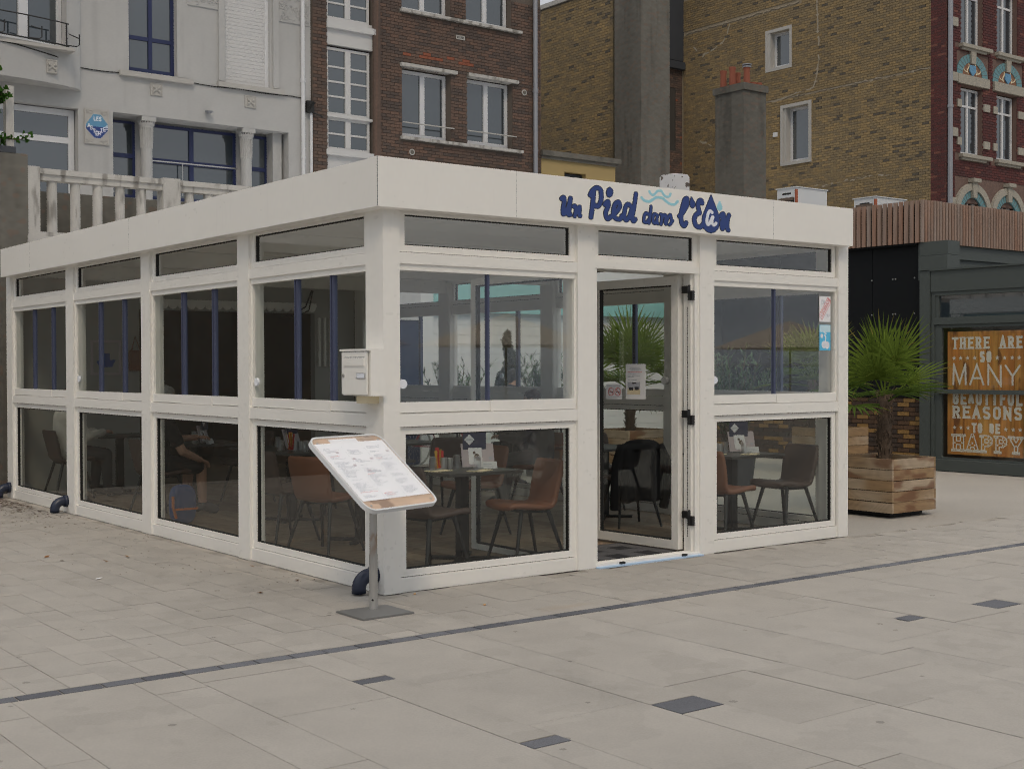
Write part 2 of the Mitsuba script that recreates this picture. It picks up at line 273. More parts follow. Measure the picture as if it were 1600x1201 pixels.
pieces(plaza, 'granite_inlay', [(q[0] + .002, q[1] - .002, q[2] + .002, q[3] - .002) for q in inlays], -.03, .0005, .002, 'dark_granite', 20)
pieces(plaza, 'granite_sett', [(x, x + .2, -1.366, -1.272) for x in np.arange(-4.375, 13, .2112)], -.03, 0, .003, 'dark_granite', 100)
walk = thing('footpath_pavement', 'narrow pale pavers laid in long rows between the dark strip and the glass pavilion', None, kind='structure')
scene[walk] = mikit.ply(M().add([[-9, -1.268, -.006], [13, -1.268, -.006], [13, -.002, -.006], [-9, -.002, -.006]], [[0, 1, 2], [0, 2, 3]]).add([[-9, -.002, -.006], [.05, -.002, -.006], [.05, 9.3, -.006], [-9, 9.3, -.006]], [[0, 1, 2], [0, 2, 3]]).done()[0], 'joint_sand')
pav = []
for i, x in enumerate(np.arange(-5.9 + .105, 13, .2112)):
    y = -1.268; first = rng.uniform(.08, .3)
    while y < (9.2 if x < -.2 else -.2):
        L = first if y == -1.268 else rng.uniform(.27, .4)
        y2 = min(y + L, 9.2 if x < -.19 else -.001)
        if y2 - y > .03: pav.append((x + .0015, x + .2097, y + .0015, y2 - .0015))
        y = y2
pieces(walk, 'paver', pav, -.02, 0, .002, 'paving_stone', 300)
# ------------------------------------------------------------------ the glass pavilion
PAV = thing('glass_pavilion', 'low flat-roofed restaurant pavilion of white aluminium frames and large glass panes', 'pavilion')
W_, D_ = 5.09, 8.8
fF, fL, fR = Fr((0, 0, 0), (1, 0, 0), (0, -1, 0)), Fr((0, 0, 0), (0, 1, 0), (-1, 0, 0)), Fr((W_, 0, 0), (0, 1, 0), (1, 0, 0))
def post(fr, u0, u1, depth=.14):
    m = M().box(u0, u1, -depth, 0, 0, 2.705, .004, fr=fr)
    m.box(u0 - .012, u0 + .002, -depth + .01, -.03, 0, 2.70, 0, fr=fr).box(u1 - .002, u1 + .012, -depth + .01, -.03, 0, 2.70, 0, fr=fr)
    return obj('post', m, 'white_aluminium', PAV)
# corner post with its joint line
m = M().box(.003, .14, .003, .14, 0, 2.71, .004).box(.0, .1, .0, .1, 0, 2.705, .006).box(.006, .13, .14, .245, 0, 2.70, .003)
obj('corner_post', m, 'white_aluminium', PAV)
for u in ((1.78, 1.96), (3.13, 3.30)): post(fF, *u)
m = M().box(4.95, W_, 0, .14, 0, 2.705, .004).box(4.96, W_ - .004, .14, .24, 0, 2.7, .003); obj('corner_post', m, 'white_aluminium', PAV)
LP = [(2.1, 2.31), (4.21, 4.43), (6.36, 6.6), (8.56, 8.78)]
for u in LP: post(fL, *u)
for u in LP: post(fR, *u)
def lower(fr, u0, u1):
    w = obj('lower_window', ring(M(), fr, u0, u1, .108, 1.167, .05, -.095, -.03), 'white_aluminium', PAV)
    a, b = u0 + .05, u1 - .05
    obj('gasket', ring(M(), fr, a, b, .158, 1.117, .009, -.07, -.042, 0), 'black_rubber', w)
    obj('pane', quad(fr, a + .004, b - .004, .16, 1.115, -.055), 'double_glass', w)
def transom(fr, u0, u1, za=2.412, zb=2.722):
    w = obj('transom_window', ring(M(), fr, u0, u1, za, zb, .047, -.095, -.03), 'white_aluminium', PAV)
    a, b, c, d = u0 + .047, u1 - .047, za + .047, zb - .047
    obj('gasket', ring(M(), fr, a, b, c, d, .008, -.07, -.042, 0), 'black_rubber', w)
    obj('pane', quad(fr, a + .004, b - .004, c + .003, d - .003, -.055), 'front_glass', w)
def sliding(fr, u0, u1, mulls, knob=None, wide=.018):
    gl = {id(fL): 'double_glass', id(fF): 'front_glass'}.get(id(fr), 'clear_glass')
    cuts = [u0] + list(mulls) + [u1]
    m = M()
    for i in range(len(cuts) - 1):
        lo = 1.272 - .006 * (i % 2)
        m.box(cuts[i] + .002, cuts[i + 1] - .002, -.085 + .012 * (i % 2), -.022 + .006 * (i % 2), lo, 1.345, .003, fr=fr)
    w = obj('sliding_window', m, 'white_aluminium', PAV)
    for i in range(len(cuts) - 1): obj('pane', quad(fr, cuts[i] + .006, cuts[i + 1] - .006, 1.344, 2.283, -.052 - .004 * (i % 2)), gl, w)
    for c in mulls:
        m = M()
        if wide < .03: m.box(c - .0085, c - .001, -.075, -.035, 1.345, 2.28, .002, fr=fr).box(c + .001, c + .0085, -.075, -.035, 1.345, 2.28, .002, fr=fr)
        else:
            for o in (-.017, .017): m.box(c + o - .009, c + o + .009, -.07, -.034, 1.345, 2.28, .003, fr=fr)
        k = obj('seal_strip', m, 'seal_blue', w) if wide > .03 else obj('seal_strip', m, 'seal_blue', w)
        if wide > .03: obj('seal_core', M().box(c - .007, c + .007, -.07, -.046, 1.345, 2.28, 0, fr=fr), 'seal_dark', w)
    for a in (u0, u1): obj('edge_seal', M().box(a - .007, a + .006, -.075, -.03, 1.345, 2.28, 0, fr=fr), 'white_aluminium', w)
    if knob is not None:
        p, q = fr.pt(knob, -.05, 1.475), fr.pt(knob, -.034, 1.475)
        obj('grip_disc', M().cyl(p, q, .033, n=24), 'sign_white', w)
def rails(fr, u0, u1):
    obj('rail', M().box(u0, u1, -.1, -.006, 2.326, 2.406, .004, fr=fr), 'white_aluminium', PAV)
    obj('head_track', M().box(u0 + .004, u1 - .004, -.09, -.022, 2.28, 2.326, .003, fr=fr), 'white_aluminium', PAV)
    obj('rail', M().box(u0, u1, -.1, -.006, 1.1725, 1.262, .004, fr=fr), 'white_aluminium', PAV)
    obj('rail_gap', M().box(u0, u1, -.09, -.04, 1.262, 1.268, 0, fr=fr), 'white_aluminium', PAV)
    obj('gap_shade_strip', M().box(u0 + .002, u1 - .002, -.09, -.045, 2.404, 2.416, 0, fr=fr).box(u0 + .002, u1 - .002, -.09, -.04, 1.164, 1.173, 0, fr=fr).box(u0 + .002, u1 - .002, -.09, -.045, .1, .112, 0, fr=fr), 'black_rubber', PAV)  # solid black strips in the narrow gaps; their shade is put into the colour
    obj('sill_panel', M().box(u0, u1, -.095, -.016, 0, .102, .003, fr=fr), 'white_aluminium', PAV)
def bay(fr, u0, u1, mulls, knob=None, wide=.018):
    rails(fr, u0, u1); transom(fr, u0 + .012, u1 - .012); lower(fr, u0 + .012, u1 - .012); sliding(fr, u0 + .008, u1 - .008, mulls, knob, wide)
bay(fF, .14, 1.78, [.94], .185)
bay(fF, 3.30, 4.95, [4.112], 3.345)
for i, (a, b) in enumerate(((.245, 2.1), (2.31, 4.21), (4.43, 6.36), (6.6, 8.56))):
    ms = [(.782, 1.345), (2.862, 3.523), (4.98, 5.65), (7.16, 7.83)][i]
    bay(fL, a, b, ms, b - .06 if i in (0, 2) else None, .04)
    bay(fR, a, b, ms[:1], a + .9 if i == 2 else None, .04)
# door bay
transom(fF, 1.972, 3.118, 2.43, 2.722)
obj('rail', M().box(1.96, 3.13, -.1, -.01, 2.372, 2.43, .004, fr=fF), 'white_aluminium', PAV)
obj('door_jamb', M().box(1.96, 1.995, -.12, -.02, 0, 2.372, .003, fr=fF), 'white_aluminium', PAV)
obj('door_jamb', M().box(3.085, 3.13, -.12, -.02, 0, 2.372, .003, fr=fF).box(3.066, 3.085, -.13, -.05, 0.03, 2.37, .002, fr=fF), 'white_aluminium', PAV)
obj('threshold', M().box(1.96, 3.13, -.14, .01, 0, .026, .004, fr=fF).box(1.96, 3.13, -.08, -.06, .026, .034, 0, fr=fF), 'white_aluminium', PAV)
obj('threshold_film', M().box(1.95, 3.12, .012, .055, 0, .012, .003, fr=fF), 'film_blue', PAV)
for u in (2.2, 2.9): obj('drain_cap', M().box(u, u + .05, .008, .03, .012, .03, .004, fr=fF), 'black_rubber', PAV)
fD = Fr((3.055, .13, 0), (-.055, .9985, 0), (-.9985, -.055, 0))        # the leaf, open inwards
dl = obj('door_leaf', ring(M(), fD, .03, 1.06, .035, 2.36, .075, -.03, .03), 'white_aluminium', PAV)
obj('gasket', ring(M(), fD, .105, .985, .11, 2.285, .01, -.02, .018, 0).box(1.06, 1.072, -.02, .02, .04, 2.35, 0, fr=fD), 'black_rubber', dl)
obj('pane', quad(fD, .11, .98, .115, 2.28, 0), 'clear_glass', dl)
obj('grip_disc', M().cyl(fD.pt(.2, -.02, 1.47), fD.pt(.2, .02, 1.47), .033, n=20), 'grey_grille', dl)
for z in (.3, 1.15, 2.2):
    m = M().box(3.055, 3.09, .02, .07, z - .05, z + .03, .004).box(3.03, 3.06, .05, .12, z + .01, z + .07, .004).cyl((3.06, .06, z - .05), (3.06, .06, z + .08), .012)
    obj('hinge', m, 'black_metal', PAV)
obj('edge_slot', M().box(3.0645, 3.067, .084, .09, .15, 2.1, 0), 'black_rubber', PAV)
fS = Fr((1.84, 0, 0), (0, 1, 0), (-1, 0, 0))                          # fixed glass screen beside the door
sc = obj('draught_screen', ring(M(), fS, .16, 1.48, .0, 2.36, .06, -.03, .03), 'white_aluminium', PAV)
obj('gasket', ring(M(), fS, .22, 1.42, .06, 2.3, .012, -.02, .02, 0), 'black_rubber', sc); obj('pane', quad(fS, .225, 1.415, .065, 2.295, 0), 'clear_glass', sc)
# fascia
obj('fascia', M().box(-.11, 5.02, -.11, .02, 2.698, 3.042, .006), 'white_aluminium', PAV)
obj('fascia', M().box(-.11, .02, -.098, 8.62, 2.698, 3.036, .006), 'white_aluminium', PAV)
obj('fascia', M().box(5.0, W_ + .02, .0, 8.8, 2.7, 3.0, .006), 'white_aluminium', PAV)
obj('fascia_joint', M().box(-.1125, -.108, -.1125, -.108, 2.70, 3.04).box(1.09, 1.092, -.1108, -.108, 2.70, 3.042).box(3.92, 3.922, -.1108, -.108, 2.70, 3.042).box(-.1108, -.108, 4.45, 4.452, 2.7, 3.036).box(-.1108, -.108, 7.5, 7.502, 2.7, 3.036), 'grey_grille', PAV)
obj('roof', M().box(.02, 5.0, .02, 8.8, 2.93, 3.0, 0).box(3.2, 4.6, .05, .35, 3.0, 3.07, .01), 'white_aluminium', PAV)
obj('eave_liner', M().box(-.02, 5.02, .0, .18, 2.722, 2.76, 0).box(-.0, .18, .18, 8.78, 2.722, 2.76, 0).box(4.9, W_, .18, 8.78, 2.722, 2.76, 0), 'white_aluminium', PAV)
for i, y in enumerate(np.arange(.19, 8.6, .54)):
    obj('ceiling_board', M().box(.19, 4.89, y, y + .53, 2.725, 2.755, .003), 'ceiling_white', PAV)
obj('ceiling_lining', M().box(.1, 4.98, .1, 8.75, 2.78, 2.8, 0), 'grey_grille', PAV)
for y in (2.2, 4.32, 6.48): obj('roof_beam', M().box(.14, 4.95, y - .06, y + .06, 2.56, 2.722, .004), 'white_aluminium', PAV)
# floor
rest = M(); n_ = 0
for i, x in enumerate(np.arange(.1, 5.0, .19)):
    y = .1 - rng.uniform(0, 1)
    while y < 8.8:
        y2 = y + 1.25; m = M().box(x, min(x + .187, 4.99), max(y, .1), min(y2 - .004, 8.79), -.002, .012, .001, uv=(rng.random(), 0)) if y2 > .2 else None
        if m is not None: obj('floor_plank', m, 'floor_wood', PAV)
        y = y2
# back wall with the opening into the house
obj('back_wall', M().box(.14, 1.7, 8.8, 8.92, 0, 2.72).box(4.3, 4.95, 8.8, 8.92, 0, 2.72).box(1.7, 4.3, 8.8, 8.92, 2.36, 2.72), 'wall_grey', PAV)
m = M().box(1.7, 4.3, 8.74, 8.8, 2.44, 2.5)
for x in np.arange(1.7, 4.2, .13): m.cyl((x + .065, 8.76, 2.44), (x + .065, 8.78, 2.44), .065, n=12)
obj('scalloped_pelmet', m, 'ceiling_white', PAV)
obj('cable', M().tube([(4.2, 8.7, 2.68), (4.1, 8.69, 2.45), (3.9, 8.68, 2.33), (3.7, 8.69, 2.31)], .012).tube([(4.22, 8.7, 2.68), (4.15, 8.69, 2.4), (3.95, 8.68, 2.3), (3.7, 8.69, 2.3)], .01), 'black_rubber', PAV)
for u in np.arange(4.35, 4.62, .09): obj('wall_rib', M().box(u, u + .03, 8.77, 8.8, 1.6, 2.3, .004), 'ceiling_white', PAV)
# rainwater outlets low on the left wall
for y in (.12, 6.6, 8.68):
    a = np.linspace(0, PI / 2, 9); pts = [(.02, y, .13), (-.05, y, .13)] + [(-.05 - .085 * math.sin(t), y, .045 + .085 * math.cos(t)) for t in a[1:]] + [(-.135, y, .012)]
    o = obj('drain_elbow', M().tube(pts, .05, 20).cyl((.0, y, .13), (-.035, y, .13), .064, n=20), 'navy_pipe', PAV, smooth=True)
# the painted name on the fascia
SIGN = thing('shop_sign', 'dark blue brush-script name with pale blue waves on the white fascia above the door', 'sign')
STROKES = [
('U',0.0188,[[(1.525,2.87),(1.545,2.883),(1.552,2.858),(1.538,2.782),(1.541,2.755),(1.564,2.765),(1.595,2.82),(1.613,2.881)],[(1.613,2.881),(1.601,2.803),(1.595,2.752),(1.612,2.757)]]),
('n',0.0155,[[(1.642,2.819),(1.654,2.829),(1.666,2.817),(1.654,2.745)],[(1.659,2.769),(1.69,2.814),(1.706,2.824),(1.707,2.807),(1.698,2.759),(1.706,2.75),(1.713,2.756)]]),
('P',0.0199,[[(1.812,2.92),(1.836,2.957),(1.885,2.984),(1.921,2.966),(1.927,2.914),(1.914,2.865),(1.882,2.837),(1.864,2.846)],[(1.847,2.951),(1.84,2.873),(1.819,2.75)]]),
('i',0.0193,[[(1.962,2.858),(1.998,2.884),(2.001,2.863),(1.97,2.79),(1.989,2.749),(2.024,2.768)]]),
('e',0.0193,[[(2.024,2.768),(2.08,2.807),(2.121,2.863),(2.104,2.89),(2.071,2.87),(2.051,2.805),(2.074,2.758),(2.11,2.752),(2.145,2.785)]]),
('d',0.0187,[[(2.241,2.862),(2.207,2.88),(2.177,2.844),(2.166,2.782),(2.186,2.751),(2.217,2.776),(2.241,2.831)],[(2.293,2.968),(2.267,2.833),(2.25,2.77),(2.265,2.748),(2.288,2.766)]]),
('d',0.0144,[[(2.433,2.81),(2.404,2.823),(2.381,2.789),(2.379,2.752),(2.399,2.746),(2.431,2.773)],[(2.458,2.878),(2.449,2.804),(2.435,2.744)]]),
('a',0.0145,[[(2.52,2.816),(2.497,2.822),(2.479,2.791),(2.48,2.756),(2.498,2.746),(2.523,2.779)],[(2.531,2.812),(2.522,2.764),(2.534,2.746)]]),
('n',0.0146,[[(2.564,2.824),(2.579,2.82),(2.569,2.743)],[(2.577,2.783),(2.612,2.823),(2.624,2.816),(2.612,2.76),(2.626,2.748)]]),
('s',0.0141,[[(2.626,2.751),(2.675,2.827),(2.683,2.8),(2.687,2.77),(2.661,2.744)],[(2.687,2.77),(2.701,2.78)]]),
('l',0.0213,[[(2.777,2.822),(2.831,2.876),(2.867,2.939),(2.865,2.974),(2.845,2.968),(2.824,2.926),(2.795,2.822),(2.804,2.765),(2.827,2.748),(2.854,2.773)]]),
('E',0.0217,[[(3.04,2.95),(3.026,2.971),(3.004,2.962),(2.993,2.923),(3.004,2.885),(3.011,2.865)],[(3.011,2.865),(2.967,2.844),(2.949,2.807),(2.964,2.762),(3.007,2.747),(3.047,2.77)]]),
('u',0.0209,[[(3.262,2.854),(3.292,2.877),(3.3,2.862),(3.273,2.792),(3.283,2.751),(3.326,2.806),(3.363,2.871)],[(3.363,2.871),(3.341,2.781),(3.351,2.744),(3.356,2.745)]]),
('wa',0.0104,[[(2.355,2.943),(2.389,2.921),(2.43,2.916),(2.478,2.936),(2.526,2.958),(2.574,2.958),(2.623,2.936),(2.665,2.917),(2.707,2.912),(2.742,2.928),(2.759,2.943)]]),
('wb',0.009,[[(2.44,3.0),(2.457,2.98),(2.481,2.972),(2.512,2.993),(2.543,3.013),(2.571,3.013),(2.595,2.99),(2.623,2.972),(2.652,2.971),(2.677,2.998)]]),
('wa2',0.013,[[(3.158,2.878),(3.132,2.891),(3.103,2.848),(3.093,2.796),(3.11,2.774),(3.139,2.804),(3.16,2.842)],[(3.168,2.842),(3.156,2.795),(3.176,2.775),(3.205,2.792)]]),
('dot',0.0,[[(2.013,2.995),(2.039,2.982),(2.044,2.96),(2.036,2.935),(2.01,2.921),(1.989,2.927),(1.982,2.951),(1.99,2.98)]]),
('apo',0.0,[[(2.915,2.988),(2.957,2.941),(2.955,2.92),(2.931,2.902),(2.905,2.911),(2.9,2.942)]]),
('drop',0.0,[[(3.147,3.022),(3.238,2.857),(3.246,2.806),(3.229,2.753),(3.191,2.722),(3.147,2.71),(3.102,2.716),(3.062,2.742),(3.042,2.788),(3.048,2.839)]]),
('ldrop',0.0,[[(3.25,2.977),(3.275,2.936),(3.275,2.917),(3.25,2.904),(3.224,2.914),(3.223,2.932)]]),
]
fs = Fr((0, -.11, 0), (1, 0, 0), (0, -1, 0)); AX = .8
def brush(sts, r):
    g = unary_union([LineString([(a * AX, b) for a, b in st]).buffer(r) if r > 0 else Polygon([(a * AX, b) for a, b in st]).buffer(.006).buffer(-.0) for st in sts])
    return g
def unsq(g): return affinity.scale(g, 1 / AX, 1, origin=(0, 0))
def round_(st, k=4):
    p = np.array(st); t = np.r_[0, np.cumsum(np.linalg.norm(np.diff(p, axis=0), axis=1))]
    if len(p) < 3: return st
    from scipy.interpolate import PchipInterpolator
    q = np.linspace(0, t[-1], (len(p) - 1) * k + 1); return list(zip(PchipInterpolator(t, p[:, 0])(q), PchipInterpolator(t, p[:, 1])(q)))
blk, navy, lay = [], [], 0
for nm, r, sts in STROKES:
    if nm not in ('wa2',) and r > 0: sts = [round_(s_) for s_ in sts]
    g = brush(sts, r)
    if nm in ('wa', 'wb', 'ldrop'):
        obj('wave' if nm != 'ldrop' else 'water_drop', M().poly(unsq(g.simplify(.0006)), .002, fs), 'sky_blue', SIGN); continue
    if nm == 'wa2':
        obj('letter_a', M().poly(unsq(brush([round_(s_) for s_ in sts], r).simplify(.0006)), .0045, fs), 'sign_white', SIGN); continue
    lay = (lay + 1) % 3
    nmx = {'dot': 'dot', 'apo': 'apostrophe', 'drop': 'water_drop'}.get(nm, 'letter_' + nm.lower())
    k_ = obj(nmx, M().poly(unsq(g.buffer(-.0042).simplify(.0006)), .003 + .0003 * lay, fs), 'sign_blue', SIGN)
    obj('outline', M().poly(unsq(g.buffer(.001).simplify(.0006)), .0018 + .0002 * lay, fs), 'sign_outline', k_)
# mailbox on the corner post
MB = thing('mailbox', 'cream metal mailbox with a slot flap, fixed to the corner post above the menu stand', 'mailbox')
fm = Fr((-.14, -.045, 0), (0, 1, 0), (-1, 0, 0))
obj('body', M().box(-.128, -.003, -.045, .335, 1.395, 1.72, .006), 'white_aluminium', MB)
obj('door', M().box(.022, .362, .0, .01, 1.405, 1.702, .004, fr=fm), 'white_aluminium', MB)
obj('rain_lip', M().box(.0, .38, -.01, .018, 1.708, 1.722, .003, fr=fm), 'white_aluminium', MB)
obj('slot_flap', M().box(.05, .33, .01, .018, 1.605, 1.66, .003, fr=fm), 'white_aluminium', MB)
obj('slot_gap', M().box(.05, .33, .0095, .0105, 1.661, 1.667, 0, fr=fm).box(.01, .36, -.002, .003, 1.7015, 1.7075, 0, fr=fm), 'grey_grille', MB)
lp = obj('name_holder', M().box(.035, .155, .01, .015, 1.515, 1.555, .002, fr=fm), 'steel', MB); obj('name_card', M().box(.045, .145, .015, .017, 1.52, 1.55, 0, fr=fm), 'sign_white', lp)
obj('lock', M().cyl(fm.pt(.335, .008, 1.535), fm.pt(.335, .017, 1.535), .013, n=16), 'steel', MB)
obj('bracket', M().box(-.1, -.0, .06, .2, 1.34, 1.395, .004), 'napkin_cream', MB)
# notices on the glass
def sheet(name, label, cat, fr, u0, u1, z0, z1, d, mat): 
    t = thing(name, label, cat); obj('sheet', M().box(u0, u1, d, d + .0015, z0, z1, 0, fr=fr), mat, t); return t
st = sheet('licence_sticker', 'white sticker with a red diagonal LICENCE band on the right window, above the blue one', 'sticker', fF, 4.735, 4.895, 2.0, 2.235, -.05, 'paper_white')
dg = math.atan2(.2, .15); sl = M(); bandp = affinity.rotate(sbox(4.715, 2.09, 4.925, 2.15), math.degrees(dg), origin=(4.815, 2.115)).intersection(sbox(4.737, 2.0, 4.893, 2.235))
ed = bandp.boundary.buffer(.0025).intersection(sbox(4.737, 2.0, 4.893, 2.235)); obj('red_band', M().poly(ed, .001, fF, -.0485), 'ink_red', st)
obj('lettering', M().add(*lettering(fF, 'LICENCE', 4.772, 2.04, .034, -.0485, True, .2, dg)), 'ink_red', st)
obj('number', M().add(*lettering(fF, '59', 4.838, 2.045, .026, -.0485, True)).add(*lettering(fF, 'IV', 4.76, 2.165, .036, -.0485, True)), 'ink_grey', st)
st = sheet('blue_sticker', 'small blue and white picture sticker on the right window under the licence sticker', 'sticker', fF, 4.738, 4.895, 1.735, 1.972, -.05, 'sticker_blue')
obj('pale_sky', M().box(4.74, 4.893, -.0485, -.0478, 1.905, 1.97, 0, fr=fF), 'sticker_pale', st)
obj('white_shape', M().poly(unary_union([Point(4.8, 1.79).buffer(.033), Point(4.845, 1.785).buffer(.035), Point(4.77, 1.87).buffer(.02), LineString([(4.82, 1.8), (4.825, 1.86), (4.81, 1.88)]).buffer(.008), LineString([(4.805, 1.905), (4.83, 1.89)]).buffer(.006)]), .001, fF, -.0485), 'sign_white', st)
fN = Fr(fD.pt(-.07, 0, -.1), fD.u, fD.n)
st = sheet('door_notice', 'white printed notice with a small photo, stuck on the glass of the open door', 'notice', fN, .5, .74, 1.405, 1.715, .004, 'paper_white')
ph = obj('photo', M().box(.565, .72, .0057, .0062, 1.447, 1.555, 0, fr=fN), 'ink_grey', st)
obj('ground_area', M().box(.565, .72, .0063, .0066, 1.447, 1.495, 0, fr=fN), 'napkin_cream', ph); obj('dark_area', M().box(.58, .63, .0067, .007, 1.485, 1.515, 0, fr=fN).box(.65, .7, .0067, .007, 1.483, 1.51, 0, fr=fN).box(.61, .66, .0067, .007, 1.54, 1.552, 0, fr=fN), 'ink_black', ph)
m = M()
for z, a, b in ((1.68, .57, .69), (1.667, .55, .7), (1.658, .58, .68), (1.623, .56, .71), (1.607, .56, .72), (1.6, .64, .72), (1.573, .6, .72)): m.box(a, b, .0056, .0062, z, z + .005, 0, fr=fN)
obj('print', m, 'ink_grey', st); obj('red_line', M().box(.54, .715, .0056, .0062, 1.641, 1.646, 0, fr=fN), 'ink_red', st)
st = sheet('smoking_sign', 'small sign with two red prohibition circles on the glass of the open door', 'sign', fN, .79, .99, 1.4, 1.535, .004, 'paper_white')
m = M(); k2 = M()
for u in (.84, .925):
    m.poly(Point(u, 1.468).buffer(.038).difference(Point(u, 1.468).buffer(.031)).union(LineString([(u - .025, 1.443), (u + .025, 1.493)]).buffer(.004)), .001, fN, .0056); k2.box(u - .022, u + .022, .0056, .006, 1.463, 1.47, 0, fr=fN).box(u - .02, u - .012, .0056, .006, 1.452, 1.465, 0, fr=fN)
obj('red_ring', m, 'ink_red', st); obj('cigarette', k2, 'ink_black', st); obj('print', M().box(.81, .97, .0056, .006, 1.417, 1.421, 0, fr=fN).box(.81, .97, .0056, .006, 1.515, 1.519, 0, fr=fN), 'ink_grey', st)
mt = thing('door_mat', 'grey and black chequered mat just inside the open door', 'mat')
for i in range(6):
    for j in range(4): obj('carpet_square', M().box(2.02 + .17 * i, 2.185 + .17 * i, .2 + .17 * j, .365 + .17 * j, .013, .022, .002), 'mat_grey' if (i * 7 + j * 3 + i * j) % 2 else 'mat_black', mt)
# ------------------------------------------------------------------ the houses behind
UNIT = {}
def unit_brick(L, h, tone):
    k = (L, h, tone)
    if k not in UNIT: UNIT[k] = M().box(-L / 2, L / 2, -.02, .009, -h / 2, h / 2, .004, uv=(tone, .1)).done()
    return UNIT[k]
UPLY = {}
def bricks(parent, fr, u0, u1, z0, z1, holes, bsdf, mortar, limit=300, L=.22, h=.065, vis=True, name='brick', tones=lambda u, z: rng.random(), edge=None):
    """a brick skin in stretcher bond on the wall frame fr; holes are (u0, u1, z0, z1); nearest bricks are parts"""
    out = []
    for j in range(int((z1 - z0) / (h + .011)) + 1):
        z = z0 + (h + .011) * (j + .5); off = (j % 2) * (L + .011) / 2
        if z + h / 2 > z1: break
        for i in range(-1, int((u1 - u0) / (L + .011)) + 2):
            a = u0 + off + i * (L + .011); b = a + L; a, b = max(a, u0), min(b, u1)
            if b - a < .03: continue
            segs = [(a, b)]
            for (p, q, r, s_) in holes:
                if r < z + h / 2 and z - h / 2 < s_:
                    segs = [x for (c, d) in segs for x in ((c, min(d, p)), (max(c, q), d)) if x[1] - x[0] > .03]
            for c, d in segs: out.append((c, d, z))
    P = [fr.pt((c + d) / 2, 0, z) for c, d, z in out]
    order = sorted(range(len(out)), key=lambda i: np.linalg.norm(P[i] - CAM)); rest = M()
    R3 = np.stack([fr.u, fr.n, [0, 0, 1.0]], 1)
    for i in order:
        c, d, z = out[i]; t = float(tones((c + d) / 2, z)); t = round(min(max(t, 0), .999) * 11) / 11
        if limit > 0 and abs((d - c) - L) < 1e-6 and seen(P[i], .0) and proj_ok(P[i]):
            k = (bsdf, L, h, t, np.linalg.det(R3) > 0)
            if k not in UPLY:
                v, f = unit_brick(L, h, t)[0]
                if not k[4]: f = f[:, ::-1]
                UPLY[k] = mikit.ply((v, f), bsdf, uv=np.tile([t, .1], (len(v), 1)))
            mt = np.eye(4); mt[:3, :3] = R3; mt[:3, 3] = P[i] + fr.n * rng.uniform(-.002, .002)
            put(name, UPLY[k], parent, T(mt.tolist())); limit -= 1
        else: rest.box(c, d, -.02, .009 + rng.uniform(-.002, .002), z - h / 2, z + h / 2, 0, uv=(t, .1), fr=fr)
    if rest.n: obj(name, rest, bsdf, parent, kind='stuff')
def proj_ok(P):
    """true where the photograph shows the spot above the pavilion's roof edge or beside it"""
    d = P - CAM; z = d @ FWD; x = (d @ np.cross(FWD, UP)) / z; y = (d @ UP) / z
    px, py = 800 + 2033.5 * x, 600.5 - 2033.5 * y
    return py < (244 - .2445 * (px - 589) if px < 589 else 244 + .1065 * (px - 589)) or px > 1331
def wall(fr, u0, u1, z0, z1, holes, depth=.3, d1=0.0):
    g = sbox(u0, z0, u1, z1)
    for h in holes: g = g.difference(sbox(h[0], h[2], h[1], h[3]))
    return M().poly(g, depth, fr, d1 - depth)
def casement(parent, fr, u0, u1, z0, z1, d, mat, cols=2, rows=(), w=.06, glass='window_glass', name='window', bar=.05, mid=None):
    """a window: frame, bars and a pane per light; d is the outer face"""
    m = ring(M(), fr, u0, u1, z0, z1, w, d - .06, d, .004)
    us = [u0 + w] + [u0 + (u1 - u0) * i / cols for i in range(1, cols)] + [u1 - w]; zs = [z0 + w] + list(rows) + [z1 - w]
    for u in us[1:-1]: m.box(u - (mid or bar) / 2, u + (mid or bar) / 2, d - .055, d + .006, z0 + w, z1 - w, .003, fr=fr)
    for z in zs[1:-1]: m.box(u0 + w, u1 - w, d - .055, d - .004, z - bar / 2, z + bar / 2, .002, fr=fr)
    k = obj(name, m, mat, parent)
    for i in range(cols):
        for j in range(len(zs) - 1): obj('pane', quad(fr, us[i], us[i + 1], zs[j], zs[j + 1], d - .035), glass, k)
    return k
# --- white villa
fV = Fr((0, 18.6, 0), (1, 0, 0), (0, -1, 0))
V = thing('white_villa', 'white rendered seaside villa with navy window frames, fluted columns and a closed roller shutter', 'house')
hol = [(5.37, 6.45, 7.76, 10.2), (7.53, 8.6, 7.78, 10.6), (5.02, 9.05, 3.3, 6.86), (2.2, 4.3, 3.3, 6.84)]
obj('wall', wall(fV, -24, 9.62, 3.0, 14.5, hol, .35).box(-24, 9.6, -1.3, -.7, 0, 14.5, 0, fr=fV).box(-24, 9.6, -.69, -.3, 7.0, 7.7, 0, fr=fV), 'villa_render', V)
